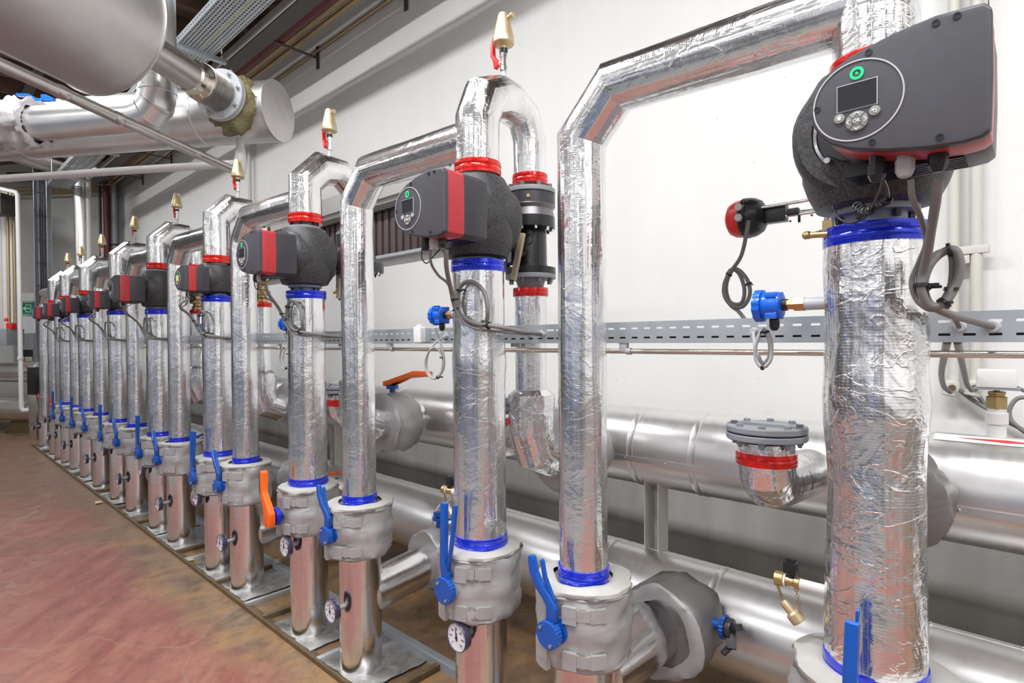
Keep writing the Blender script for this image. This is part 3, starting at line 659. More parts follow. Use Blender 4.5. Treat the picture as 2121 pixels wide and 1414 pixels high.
def add_diaphragm(t):
    m=MB(); m.lathe([(.05,.0),(.06,.01),(.075,.05),(.12,.085),(.125,.10)],(0,0,.12),'Z',40,cap=False); 
    m=MB(); m.lathe([(.06,.125),(.150,.125),(.155,.135),(.155,.175),(.148,.18),(.125,.182),(.105,.235),(.07,.26),(.06,.30),(.06,.335)],(0,0,0),'Z',48); b_=m.build('diaphragm_housing',MT['cast'],t)
    for a in range(12):
        an=a*PI/6; m=MB(); m.cyl((.135*math.cos(an),.135*math.sin(an),.112),(.135*math.cos(an),.135*math.sin(an),.126),.010,n=6); m.build('bolt',MT['chrome'],b_)
    for a in(-.3,-1.0,-2.0):
        m=MB(); d=Vector((math.cos(a),math.sin(a),.6)).normalized(); m.lathe([(0,.0),(.008,0),(.008,.006)],Vector((.115*math.cos(a),.115*math.sin(a),.215)),d,12); m.build('plug',MT['ochre'],b_)
# ---------------------------------------------------------------- templates
T_PL=pump_mesh(True); T_PS=pump_mesh(False); T_PSY=pump_mesh(False,'disp_yellow')
T_VS=[valve_mesh('straight',i) for i in(0,3)]; T_VC=[valve_mesh('curved',i) for i in(1,5,8)]; T_VO=valve_mesh('orange',2)
T_VSB=valve_mesh('straight',6,r=.155,h=.27)
for c in T_VSB.children_recursive:
    if c.name.startswith('squeeze_grip'):
        for v_ in c.data.vertices: v_.co.x=-.010+(v_.co.x-.03)*.35; v_.co.y+=.03; v_.co.z+=.012*(v_.co.z>.2)
T_G1=gauge_mesh(.075); T_G2=gauge_mesh(.11)
T_SEN=sensor_mesh(); T_VENT=vent_mesh(); T_RB=rear_valve(True); T_RBR=rear_valve(False); T_RBD=rear_valve(True); add_diaphragm(T_RBD)
T_VENT.scale=(1.2,1.2,1.2)
USED=set()
def place(T,loc,name,label,cat,group=None,rz=0):
    if T.name in USED: r=dup(T)
    else: USED.add(T.name); r=T
    k=T.name
    r.location=loc; r.rotation_euler=(0,0,rz)
    tag(r,label,cat,group)
    r['nm']=name
    return r
NAMED=[]
# ---------------------------------------------------------------- the pump row
YR=1.43; YB=1.717
UX=[-.266,-1.497,-2.782,-3.992,-5.24,-6.482,-7.81,-8.93,-9.75]
MX=[-1.037,-2.299,-3.566,-4.770,-5.92,-7.196,-8.39,-9.36,-10.62]
SMALL=[0,0,0,1,0,1,1,1,1]
def column(x,y,z0,z1,r,mat,name,label,cat='pipe',group=None,nz=.004,bands=(),wob=True,bulge=None,n=48,step=.035):
    t=root(name,label,cat,(x,y,0),group)
    m=MB()
    rf=None
    if bulge: rf=lambda L: r+bulge(L+z0)
    m.sweep([(0,0,z0),(0,0,z1)],r,n,step=step,nz=nz,fr=8,seed=x*3,rf=rf); m.build('foil_cover',mat,t,ang=40)
    for z,h,mt in bands: foil_band(t,z,r,h,mt)
    return t
for k,(xr,xm) in enumerate(zip(UX,MX)):
    W=WORD[k]; P_=W+' pump'; small=SMALL[k]; near=k<3
    last=(k==8)
    zp=1.94-.02*(k==0) if not small else 1.925
    zbl=[1.717,1.766,1.740,1.785,1.75,1.79,1.805,1.79,1.79][k]; zrd=[2.07,2.115,2.13,2.045,2.118,2.05,2.065,2.07,2.06][k]
    zlo=[.79,.786,.787,.775,.77,.765,.76,.755,.75][k]; zp=(zbl+zrd)/2 if k else 1.92
    fo=MT['foil_rough'] if k==0 else (MT['foil'] if near else MT['foil_far'])
    rr=.094
    seg=56 if near else 32; stp=.03 if near else .08
    BB=MT['blue_tape'];RB=MT['red_tape']
    # riser between valve and pump
    bul=None
    if k==0: bul=lambda z:.008*math.exp(-((z-1.36)/.07)**2)+.003*math.sin(z*9)
    elif k==1: bul=lambda z:.004*math.exp(-((z-1.42)/.05)**2)
    t=column(xr,YR,zlo-.02,zbl+.015,rr,fo,'insulated_pipe',f'silver foil-wrapped vertical pipe with blue tape bands below the {P_}','pipe','risers below the pumps',nz=.0055 if k==0 else .0022,bulge=bul,n=seg,step=stp,
        bands=[] if last else [(zbl,.040,BB),(zlo,.04,BB)])
    # foot
    t=column(xr,YR,0,zlo-.02,.094,MT['foot'],'insulated_pipe',f'smooth silver pipe standing on the floor under the valve of the {P_}','pipe','foot pipes under the pump valves',nz=.0015,n=seg,step=.06)
    # arch
    za=2.41; t=root('insulated_pipe',f'silver foil-wrapped arched pipe rising above the {P_}','pipe',(xr,YR,0),'arched pipes above the pumps')
    r1=.080;d=YB-YR
    dx_=-.06*(k==0); path=[(0,0,zrd-.015)]+corner((0,0,zrd),(0,0,za),(dx_,d,za),.115 if k<2 else .09,(2 if k<2 else 1))+corner((0,0,za),(dx_,d,za),(dx_,d,zrd),.115 if k<2 else .09,(2 if k<2 else 1))+[(dx_,d,2.12)]
    m=MB(); Lt=[0]
    tot=sum((Vector(path[i+1])-Vector(path[i])).length for i in range(len(path)-1))
    m.sweep(path,r1,seg//2+16,step=.04,nz=.003,fr=9,seed=k,rf=lambda L:r1-(.014*min(1,max(0,(L/tot-.45)/.2)))); m.build('foil_cover',fo,t,ang=24)
    foil_band(t,zrd,r1,.046,RB); b=foil_band(t,2.135,.066,.038,RB,off=(dx_,d))
    # pump
    T=T_PL if not small else (T_PSY if k==3 else T_PS)
    sz='large' if not small else 'small'
    place(T,(xr-(.012 if (k and not small) else 0),YR,zp),'pump',f'{sz} black circulation pump with red band{", lit yellow display" if k==3 else ""}, {W} from the right','pump','circulation pumps')
    # valve below
    if last: pass
    else:
        T=T_VO if k==2 else (T_VSB if k==0 else T_VS[k%2]); col='orange' if k==2 else 'blue'
        place(T,(xr,YR,zlo-.14 if k else zlo-.145),'valve',f'grey quilted valve with upright {col} lever below the {P_}','valve','jacketed valves on the pump pipes')
    # thermometer
    zt=[.49,.487,.487,.499,.50,.49,.50,.49,.49][k]; yt=1.285 if k<3 else 1.288
    place(T_G1 if k<3 else T_G2,(xr+(.035 if k<3 else -.01),yt,zt),'thermometer',f'round dial thermometer on the foot pipe of the {P_}','thermometer','dial thermometers')
    # vent
    place(T_VENT,(xr,1.57,za+.067),'air_vent',f'brass cone air vent with red lever on the arch of the {P_}','air vent','brass air vents')
    # sensor
    if k<7: place(T_SEN,(xr-.088,YR,1.58 if k==0 else 1.60),'flow_sensor',f'blue round flow sensor on the left of the pipe below the {P_}','sensor','blue flow sensors')
    # rear leg
    if k<6:
        blk=k<3
        place(T_RBD if k==2 else T_RB if blk else T_RBR,(xr-.06*(k==0),YB,1.752 if blk else 1.83),'regulating_valve',f'{"black flanged" if blk else "brass"} regulating valve behind the {P_}','valve','regulating valves on the rear legs')
        zr_=1.69 if blk else 1.76
        t=root('insulated_pipe',f'silver foil-wrapped rear leg bending to the wall pipe behind the {P_}','pipe',(xr-.06*(k==0),YB,0),'rear legs to the wall pipe')
        m=MB(); m.sweep([(0,0,zr_+.012),(0,0,1.27)],.064,seg//2+12,step=.04,nz=.003,seed=k); m.build('foil_cover',fo,t)
        m=MB(); m.sweep([(0,0,1.305),(0,0,1.285),(0,0,1.28)]+corner((0,0,1.3),(0,0,1.035),(0,.4,1.035),.11,2)+[(0,.42,1.03)],.094,seg//2+16,step=.05,nz=.004,seed=k+3,rf=lambda L:.066 if L<.001 else .094); m.build('elbow_cover',MT['foil_rough'] if near else fo,t,ang=20)
        foil_band(t,zr_,.066,.034,RB)
        # jacket at header
        t=root('valve',f'round quilted valve on the upper wall pipe behind the {P_}','valve',(xr-(.06 if k==0 else 0),1.97,1.03),'quilted valves on the upper wall pipe')
        if k==0: t.scale=(.86,.9,.9)
        m=MB(); m.lathe([(.095,-.095),(.15,-.10),(.172,-.085),(.165,-.07),(.172,-.03),(.166,0),(.172,.03),(.165,.08),(.155,.09)],(0,0,0),'Y',64,nz=.018,fr=13,seed=k,cap=True); m.build('insulation_jacket',MT['jacket_dk' if k==0 else 'jacket'],t,ang=60)
        m=MB(); m.cyl((-.02,0,.15),(-.02,0,.195),.017,n=18); m.cyl((-.02,0,.192),(-.02,0,.212),.036,n=28); m.build('stem',MT['blue'],t)
        if k==2:
            lv=orange_lever(t,(-.02,0,.219),(0,-1,0),(1,0,0),1.3); lv.data.transform(Matrix.Translation((-.02,0,.22))@Matrix.Shear('YZ',4,(0,0))@Matrix.Translation((.02,0,-.22)))
            for q in [lv]+list(lv.children):
                for vv in q.data.vertices:
                    q_=vv.co; dx=max(0,q_.x+.02); vv.co.z+=min(dx,.15)*.42
        elif k>2:
            m=MB(); m.bar((-.02,0,.215),(.12,0,.25),.025,.014); m.build('lever',MT['blue'],t,bev=.002)
    # capped stub beside the rear leg
    if k<5:
        xs=[-.59,-1.735,-2.945,-4.35,-5.6][k]
        t=root('capped_pipe_stub',f'short stub closed by a grey bolted flange beside the rear leg of the {P_}','pipe',(xs,YB,0),'capped stubs on the upper wall pipe')
        m=MB(); m.sweep([(0,0,1.20),(0,0,1.16)]+corner((0,0,1.2),(0,0,1.065),(0,.4,1.065),.085,3)+[(0,.42,1.04)],.077,40,step=.05,nz=.003,seed=k); m.build('foil_cover',MT['foil_rough'],t,ang=16)
        foil_band(t,1.155,.079,.036,RB)
        m=MB(); m.lathe([(.05,-.06),(.056,-.02),(.06,0)],(0,0,1.222),'Z',28); m.build('neck',MT['cast'],t)
        for z in(1.218,1.240):
            m=MB(); m.lathe([(.0,-.009),(.108,-.009),(.110,-.006),(.110,.006),(.108,.009),(0,.009)],(0,0,z),'Z',44); fl=m.build('flange',MT['grey'],t,ang=30)
        for a in range(8):
            an=a*PI/4+.2; bx,by=.088*math.cos(an),.088*math.sin(an); m=MB(); m.cyl((bx,by,1.19),(bx,by,1.247),.006,n=8); m.lathe([(.010,0),(.010,.009)],(bx,by,1.248),'Z',6); m.lathe([(.010,0),(.010,-.012)],(bx,by,1.209),'Z',6); m.build('bolt',MT['grey'],fl,ang=20)
    # return pipe to the left of the pump
    zt_=[2.235,2.25,2.24,2.23,2.23,2.22,2.22,2.22,2.22][k]; xl=MX[k]
    Lx=xr-xl
    t=root('insulated_pipe',f'silver foil-wrapped pipe bending over from the left into the riser of the {P_}','pipe',(xl,YR,0),'bent side pipes')
    path=[(0,0,zlo-.02)]+corner((0,0,1),(0,0,zt_),(1,0,zt_),.125,1)+[(Lx-.02,0,zt_-.02)]
    m=MB(); m.sweep(path,.074,seg//2+16,step=stp*1.3,nz=.002,fr=9,seed=k+9); m.build('foil_cover',MT['foil'] if near else MT['foil_far'],t,ang=18)
    if k<7: foil_band(t,zlo,.074,.038,BB)
    t=column(xl,YR,0,zlo-.02,.094,MT['foot'],'insulated_pipe',f'smooth silver foot pipe left of the {P_}, under a quilted valve','pipe','foot pipes left of the pumps',nz=.0015,n=seg,step=.06)
    if k<7: place(T_VC[k%3],(xl,YR,zlo-.135),'valve',f'grey quilted valve with curved blue lever on the pipe left of the {P_}','valve','jacketed valves on the side pipes')
    else: 
        pass
    place(T_G2,(xl+.01,YR-.155,.315),'thermometer',f'stemmed dial thermometer on the foot pipe left of the {P_}','thermometer','stemmed thermometers')
    if k<6: # branch back to the lower wall pipe
        if 0<k<5:
            oc=(k==2); t=root('valve',f'low quilted valve with {"orange" if oc else "blue"} lever on the branch pipe left of the {P_}','valve',(xl,1.90,.385),'low valves on the branch pipes')
            m=MB(); m.lathe([(.09,-.09),(.14,-.10),(.15,-.085),(.145,-.04),(.15,.0),(.145,.06),(.14,.09),(.1,.095)],(0,0,0),'Y',48,nz=.014,fr=12,seed=k); m.build('insulation_jacket',MT['jacket'],t,ang=60)
            m=MB(); m.cyl((0,0,.13),(0,0,.19),.016,n=16); m.cyl((0,0,.185),(0,0,.2),.036,n=24); m.build('stem',MT['blue'],t)
            m=MB(); m.bar((-.02,0,.215),(.06,-.0,.222),.045,.022); m.bar((.05,0,.222),(.26,.0,.275),.028,.016); lv=m.build('lever',MT['orange_d'] if oc else MT['blue'],t,bev=.003)
            m=MB(); m.bar((.06,0,.20),(.25,0,.235),.02,.008); m.build('squeeze_grip',MT['dark'] if oc else MT['blue'],lv,bev=.002)
        t=root('branch_pipe',f'silver branch pipe running back to the lower wall pipe, left of the {P_}','pipe',(xl,YR,0),'low branch pipes')
        m=MB(); m.sweep([(0,.05,.33+.12*(k==0)),(0,.72,.40+.04*(k==0))],.095 if k else .108,32,step=.1,nz=.003,seed=k); m.build('foil_cover',MT['foot'],t)
# small red taps on the two last pipes
for (px,py,lab) in ((77,828,'leftmost small red-handled tap on the farthest pipe'),(98,830,'middle small red-handled tap on the farthest pipes'),(105,838,'rightmost small red-handled tap on the farthest pipes')):
    p=at(px,py,Y=1.30); p=Vector(({77:-10.67,98:-9.81,105:-9.69}[px],1.345,p.z)); t=root('tap',lab,'tap',p,'small red taps')
    m=MB(); m.extr([(-.012,.07),(.006,.07),(.008,-.01),(.03,-.04),(.02,-.06),(-.02,-.03)],(0,0,0),(1,0,0),(0,0,1),(0,.015,0)); m.build('lever',MT['redlev'],t,bev=.002)
    m=MB(); m.cyl((.01,.0,-.04),(.01,.08,-.04),.014,n=10); m.build('spindle',MT['brass'],t)

# ---------------------------------------------------------------- headers on the wall side
def clad_pipe(name,label,path,r,joints,seamz=None):
    t=root(name,label,'pipe',path[0]); o=Vector(path[0]); m=MB(); m.sweep([Vector(p)-o for p in path],r,64,step=.4); m.build('cladding',MT['alu'],t,ang=25)
    for p,d in joints:
        m=MB(); m.lathe([(r-.002,-.016),(r+.004,-.013),(r+.002,-.008),(r+.002,.008),(r+.004,.013),(r-.002,.016)],Vector(p)-o,d,64,cap=False); m.build('joint_band',MT['alu'],t)
    return t
E3=ED
uh=clad_pipe('header_pipe','large aluminium-clad upper pipe running along the wall, half hidden by the row',[(3.6,2.3,1.02),(-11.45,2.3,1.02),tuple(Vector((-11.45,2.3,1.02))+E3*9)],.172,
  [((x,2.3,1.02),(1,0,0)) for x in(.6,-.35,-1.02,-1.30,-2.25,-3.1,-4.0,-5.0,-6.0,-7.2,-8.4,-9.6,-10.8)]+[(Vector((-11.45,2.3,1.02))+E3*s,tuple(E3)) for s in(1.2,2.2,3.2)])
m=MB(); m.bar((3.2-3.6,-.174,-.03),(-11.3-3.6,-.174,-.03),.004,.02); sm=m.build('lap_seam',MT['alu'],uh)
for i in range(26):
    m=MB(); m.lathe([(0,.004),(.004,.003),(.005,0)],(-3.4-.19*i,-.176,-.03),(0,-1,0),8); m.build('screw',MT['chrome'],sm)
lh=clad_pipe('header_pipe','large aluminium-clad lower pipe running along the wall near the floor',[(3.6,2.2,.40),(-11.3,2.2,.40),tuple(Vector((-11.3,2.2,.40))+E3*9)],.188,
  [((x,2.2,.40),(1,0,0)) for x in(.5,-.3,-.92,-1.42,-2.35,-2.52,-3.4,-4.4,-5.6,-6.8,-8,-9.2,-10.4)]+[(Vector((-11.3,2.2,.40))+E3*s,tuple(E3)) for s in(1.0,2.0,3.2)])
m=MB(); m.bar((3.2-3.6,.03,.187),(-11.2-3.6,.03,.187),.02,.004); sm=m.build('lap_seam',MT['alu'],lh)
for i in range(24):
    m=MB(); m.lathe([(0,.004),(.004,.003),(.005,0)],(-3.2-.22*i,.03,.19),'Z',8); m.build('screw',MT['chrome'],sm)
# thicker jackets around the far run of both headers
for nm,lab,z,r,ss in (('pipe_jacket','thick silver jacket around the upper wall pipe at the far left',1.02,.235,(2.35,3.4)),('pipe_jacket','thick silver jacket around the lower wall pipe at the far left',.40,.25,(2.25,3.4))):
    a=Vector((-11.4,2.27,z))+E3*ss[0]; b=Vector((-11.4,2.27,z))+E3*ss[1]
    m=MB(); m.lathe([(r-.06,0),(r-.005,.02),(r,.05),(r,(b-a).length-.05),(r-.05,(b-a).length)],a,b-a,48); tag(m.build(nm,MT['alu']),lab,'pipe jacket')
t=root('pipe_support','rusty brown support stand under the lower wall pipe at the far left','support',tuple(Vector((-11.3,2.2,0))+E3*1.5))
m=MB(); m.extr([(-.28,0),(.28,0),(.13,.24),(-.13,.24)],(0,-.05,0),tuple(E3),(0,0,1),(.03,.1,0)); m.build('web',MT['rust'],t,bev=.004)
m=MB(); m.box((0,0,.006),(.6,.3,.012)); m.build('base_plate',MT['rust'],t)
# support posts between headers
for i,(x,lab) in enumerate(((-1.235,'pale steel channel post between the two wall pipes, right of the second pump pipe'),(-3.9,'pale steel channel post between the wall pipes, behind the third pump'),(-6.5,'pale steel channel post between the wall pipes, far along the row'))):
    t=root('support_post',lab,'support',(x,2.24,0),'posts between the wall pipes')
    m=MB(); m.box((-.032,0,.72),(.006,.085,.38)); m.box((.032,0,.72),(.006,.085,.38)); m.box((0,.04,.72),(.064,.006,.38)); m.build('channel',MT['cream'],t,bev=.001)
# big quilted valve low between the rows
t=root('valve','big grey quilted valve low on the branch pipe right of the nearest side pipe','valve',(-1.0,1.93,.455))
m=MB(); m.lathe([(.10,-.09),(.135,-.11),(.155,-.105),(.168,-.08),(.162,-.04),(.168,.02),(.165,.08),(.15,.10),(.1,.11)],(0,0,0),'Y',60,nz=.02,fr=12,seed=4); m.build('insulation_jacket',MT['jacket_dk'],t,ang=60)
m=MB(); m.lathe([(.12,-.006),(.135,-.012),(.160,-.012),(.166,0),(.158,.006)],(0,-.104,0),'Y',60,nz=.02,fr=10,seed=4,cap=False); m.build('seam',MT['strap'],t,ang=60)
m=MB(); m.cyl((.14,0,.05),(.20,0,.05),.018,n=18); m.build('stem',MT['blue'],t)
m=MB(); m.extr([((.04-(.003 if i%2 else 0))*math.cos(2*PI*i/40),(.04-(.003 if i%2 else 0))*math.sin(2*PI*i/40)) for i in range(40)],(.190,0,.05),(0,1,0),(0,0,1),(.014,0,0)); m.build('index_plate',MT['blue'],t)
m=MB(); m.cyl((.205,0,.05),(.225,0,.05),.034,n=28); m.bar((.22,0,.05),(.235,-.035,.0),.03,.018); m.bar((.22,.0,.055),(.255,-.02,.075),.03,.02); m.bar((.225,-.02,.0),(.21,-.05,-.02),.02,.012); m.build('lever',MT['cast'],t,bev=.003)
# red flow arrow on the upper header (wraps the cladding)
def wrap(x0,x1,a0,a1,r,mat,name,par,cut=None):
    m=MB(); n=16; vs=[];fs=[]
    for i in range(n+1):
        x=x0+(x1-x0)*i/n
        for j in range(7):
            if cut: lo,hi=cut(i/n)
            else: lo,hi=a0,a1
            a=lo+(hi-lo)*j/6; vs.append((x,-r*math.sin(a),r*math.cos(a)))
    for i in range(n):
        for j in range(6): b=i*7+j; fs.append((b,b+1,b+8,b+7))
    m.add(vs,fs); return m.build(name,mat,par)
t=root('flow_arrow_label','white label with a red arrow on the upper wall pipe at the right','label',(0,2.3,1.02))
wrap(-.255,.45,.14,.42,.1735,MT['print'],'label_backing',t)
wrap(-.20,.45,0,0,.1745,MT['redlev'],'arrow',t,cut=lambda s:(.29-(s/.25)*.075,.29+(s/.25)*.075) if s<.25 else (.265,.315))
# sensor with white box on the header
t=root('pressure_sensor','white box sensor on a white stub on top of the upper wall pipe','sensor',(-.105,2.32,1.18))
m=MB(); m.cyl((0,0,0),(0,0,.10),.024,n=20); m.lathe([(.026,.05),(.0285,.052),(.0285,.085),(.026,.087)],(0,0,0),'Z',20); m.build('stub_pipe',MT['whitepipe'],t)
m=MB(); m.lathe([(.02,.098),(.029,.1),(.029,.135),(.022,.138),(.022,.142),(.025,.144),(.025,.15),(.018,.152)],(0,0,0),'Z',6); m.build('hex_fitting',MT['brass'],t,ang=20)
m=MB(); m.cyl((0,0,.15),(0,0,.162),.008,n=12); m.build('neck',MT['ochre'],t)
m=MB(); m.box((0,0,.192),(.095,.075,.055)); b=m.build('box',MT['white'],t,bev=.005)
m=MB(); m.box((0,0,.161),(.11,.085,.006)); m.build('mounting_plate',MT['grey'],t)
# drain cocks
def drain(loc,label):
    t=root('drain_cock',label,'drain valve',loc,'brass drain cocks')
    m=MB(); m.cyl((.02,0,0),(-.065,0,0),.0125,n=18); m.build('stub_pipe',MT['whitepipe'],t)
    m=MB(); m.lathe([(.012,.06),(.014,.062),(.014,.072),(.010,.075),(.012,.085),(.012,.095),(.017,.098),(.017,.116),(.012,.118)],(0,0,0),(-1,0,0),14); bd=m.build('body',MT['brass'],t)
    m=MB(); m.lathe([(.013,.092),(.0155,.092),(.0155,.096),(.013,.096)],(0,0,0),(-1,0,0),18,cap=False); m.build('seal_ring',MT['white'],bd)
    m=MB(); m.cyl((-.082,0,.008),(-.082,0,.024),.008,n=10); m.box((-.082,0,.033),(.03,.018,.028)); m.box((-.082,0,.05),(.022,.012,.012)); m.build('tap_head',MT['black'],t,bev=.004)
    for x0,x1,z1 in((-.07,-.058,-.075),(-.112,-.102,-.045)):
        m=MB(); n=9
        for i in range(n):
            s=i/(n-1); m.lathe([(.0035,-.0008),(.0045,-.0008),(.0045,.0008),(.0035,.0008)],(x0+(x1-x0)*s,0,-.016+(z1+.016)*s),(1,.0,0) if i%2 else (0,1,0),8,cap=False)
        m.build('chain',MT['brass'],t)
    d=Vector((.7,0,-.7)).normalized(); m=MB(); m.lathe([(.009,-.035),(.010,-.03),(.010,-.008),(.014,-.006),(.017,-.002),(.017,.018),(.012,.02)],(-.075,0,-.077),d,12); m.build('hose_cap',MT['brassmatte'],t,ang=25)
    return t
drain((UX[0]-.088,YR,.925),'brass drain cock with hanging cap on the big pipe below the nearest pump')
drain((UX[1]-.088,YR,.925),'brass drain cock with black tap beside the blue lever of the second pump')
m=MB(); m.cyl((UX[0]-.075,YR-.06,1.725),(UX[0]-.12,YR-.06,1.728),.007,n=12); m.lathe([(.006,0),(.009,.004),(.009,.014),(.005,.018)],(UX[0]-.108,YR-.06,1.728),(-1,0,0),10)
tag(m.build('test_nipple',MT['brass']),'tiny brass nipple at the blue band below the nearest pump','fitting')
# actuator left of the nearest pump
t=root('valve_actuator','red and black ball-shaped actuator on steel rods left of the nearest pump','actuator',(-.648,1.72,1.858))
m=MB(); m.lathe([(0,.056),(.025,.054),(.045,.043),(.053,.028),(.056,.010),(.057,.006)],(0,0,0),(-1,0,0),40,cap=False)
c=m.build('red_cap',MT['redlev'],t,ang=50); c['label']='ribbed red dome'
m=MB()
for a in range(10):
    an=a*PI/5; m.sweep([(-(.055*math.cos(q)),.056*math.sin(q)*math.cos(an),.056*math.sin(q)*math.sin(an)) for q in(.3,.6,.9,1.2,1.4)],.0012,5)
m.build('ribs',MT['redlev'],c)
m=MB(); m.lathe([(.057,-.006),(.0595,0),(.057,.004),(.0595,.009),(.057,.013),(.058,.018),(.055,.03),(.046,.046),(.026,.058),(0,.06)],(0,0,0),(1,0,0),40,cap=False); m.build('black_housing',MT['black'],t,ang=25)
for z in(.022,-.008):
    m=MB(); m.cyl((.0,-.045,z),(.004,-.072,z),.011,n=6); m.build('cable_gland',MT['greylt'],t)
for y,z in((-.022,.02),(.022,.004),(-.01,-.012)):
    m=MB(); m.cyl((.05,y,z),(.222,y,z),.0045,n=12); m.build('rod',MT['chrome'],t)
m=MB(); m.box((.085,0,.0),(.06,.03,.05)); m.box((.135,-.01,-.004),(.03,.02,.02)); m.cyl((.15,-.01,-.012),(.15,-.01,-.035),.004,n=8); m.build('linkage',MT['black'],t,bev=.003)
m=MB(); m.box((.225,0,0),(.012,.08,.09)); m.box((.27,.0,0),(.08,.05,.05)); m.build('yoke_plate',MT['chrome'],t,bev=.003)
for x,z in ((.13,-.03),(.185,-.022)):
    m=MB(); m.lathe([(0,-.004),(.004,0),(0,.004)],(x,-.02,z),'Z',10); m.build('travel_marker',MT['redlev'],t)
# ---------------------------------------------------------------- cable tray and rail on the wall
TY=1.58
def slot_panel(mb,x0,x1,z0,z1,y,th,rows,pitch,sl,sh):
    """perforated face lying in the XZ plane"""
    zs=[z0]; 
    for r_ in rows: zs+=[r_-sh/2,r_+sh/2]
    zs.append(z1); n=max(1,int((x1-x0)/pitch)); 
    for i in range(0,len(zs)-1,2): mb.box(((x0+x1)/2,y,(zs[i]+zs[i+1])/2),(x1-x0,th,zs[i+1]-zs[i]))
    for r_ in rows:
        for i in range(n+1):
            a=x0+i*pitch-(pitch-sl)/2; b=a+(pitch-sl); a=max(a,x0);b=min(b,x1)
            if b>a: mb.box(((a+b)/2,y,r_),(b-a,th,sh))
def wall_tray(x0,x1,lab):
    t=root('cable_tray',lab,'cable tray',(0,TY,1.523),'lengths of the cable tray behind the risers')
    m=MB(); slot_panel(m,x0,x1,-.033,.033,0,.0012,(-.0165,.0125),.0435,.0215,.0055); m.box(((x0+x1)/2,.022,-.033),(x1-x0,.044,.0012)); m.box(((x0+x1)/2,.004,.033),(x1-x0,.008,.0012)); m.build('perforated_side',MT['galv'],t,smooth=False)
    return t
m=MB()
for j in range(5): m.sweep([(-10.4,.012+.010*(j%3),-.026+.010*(j//2)),(3.6,.012+.010*(j%3),-.026+.010*(j//2))],.0045,8)
tag(m.build('cable_bundle',MT['dark2'],loc=(0,TY,1.523)),'bundle of dark cables lying inside the long cable tray behind the risers','cable')
wall_tray(-1.27,3.6,'galvanised perforated cable tray behind the risers, right-hand length')
wall_tray(-2.40,-1.27,'galvanised perforated cable tray behind the second pump riser')
wall_tray(-4.45,-2.40,'galvanised perforated cable tray behind the third and fourth pump risers')
wall_tray(-10.4,-4.45,'galvanised perforated cable tray behind the risers, far length')
t=root('support_tube','polished steel tube under the long cable tray','pipe',(0,TY+.012,1.463))
m=MB(); m.cyl((-10.4,0,0),(3.6,0,0),.008,n=20); m.build('tube',MT['stain'],t)
for x in(.5,-.99,-2.28,-3.45,-4.6,-5.8):
    m=MB(); m.box((x,.0,.014),(.026,.02,.028)); m.lathe([(.0095,-.009),(.011,-.009),(.011,.009),(.0095,.009)],(x+.018,0,0),'X',20,cap=False); m.build('clamp',MT['greylt'],t,bev=.001)
for i,x in enumerate(UX[:6]):
    m=MB(); m.box((x,(TY+.044+YB-.060)/2,1.50),(.05,YB-.060-TY-.044,.02)); m.box((x,TY+.046,1.505),(.05,.004,.06)); tag(m.build('tray_bracket',MT['galv'],bev=.001),'small steel bracket between the cable tray and a rear leg','bracket','brackets of the cable tray')
for i,x in enumerate((1.6,3.0,-7.8,-9.75)):
    m=MB(); m.box((x,(TY+.044+YW)/2,1.50),(.03,YW-TY-.044,.03)); tag(m.build('wall_bracket',MT['galv'],bev=.001),'steel arm from the wall to the cable tray','bracket','wall arms of the cable tray')
def grommet(px,py,lab,r=.010,Yg=TY):
    p=at(px,py,Y=Yg); m=MB(); m.lathe([(.004,-.016),(r*.8,-.016),(r,-.011),(r,0),(.004,0)],(0,0,0),'Y',18); tag(m.build('cable_grommet',MT['greylt'],loc=p),lab,'grommet','cable grommets in the cable tray'); return p+Vector((0,-.010,0))
g1=grommet(1988,677,'left of two large grommets in the tray right of the nearest pump pipe',.0125)
g2=grommet(2056,676,'right of two large grommets in the tray right of the nearest pump pipe',.0145)
g3=grommet(1563,686,'small grommet in the tray below the blue sensor of the nearest pump')
g4=grommet(1125,692,'large grommet in the tray right of the second pump pipe',.0105)
g5=grommet(1098,692,'small grommet in the tray right of the second pump pipe',.008)
g6=grommet(925,697,'grommet in the tray below the blue sensor of the second pump')
t=root('junction_box','white socket box on the cable tray left of the second pump pipe','junction box',tuple(at(869,693,Y=1.555)))
t.scale=(.6,.6,.6)
m=MB(); m.box((0,0,0),(.085,.05,.115)); m.build('cover',MT['white'],t,bev=.008,seg=3); m=MB(); m.box((.045,.02,-.003),(.05,.05,.105)); m.build('back_box',MT['greylt'],t,bev=.004); m=MB(); m.box((0,.0,.064),(.03,.03,.02)); m.build('knockout',MT['white'],t,bev=.002)
# ---------------------------------------------------------------- cables
def cable(pts,r,label,mat='cable',ties=(),group=None,name='cable'):
    P=[Vector(p) for p in pts]; o=P[0]; t=root(name,label,'cable',o,group); S=smooth_path([p-o for p in P],7)
    m=MB(); m.sweep(S,r,10); m.build('sheath',MT[mat],t,ang=80)
    for f in ties:
        i=min(len(S)-2,int(f*(len(S)-1))); d=(S[i+1]-S[i]).normalized()
        m=MB(); m.lathe([(r*1.0,-.003),(r*1.7,-.003),(r*1.7,.003),(r*1.0,.003)],S[i],d,12,cap=False); e=d.cross(Vector((0,0,1))); e=e.normalized() if e.length>.1 else Vector((1,0,0)); m.bar(S[i]+e*r,S[i]+e*(r+.02),.006,.005); m.build('cable_tie',MT['black'],t)
    return t
def pts(L): return [at(a,b,Y=c) for a,b,c in L]
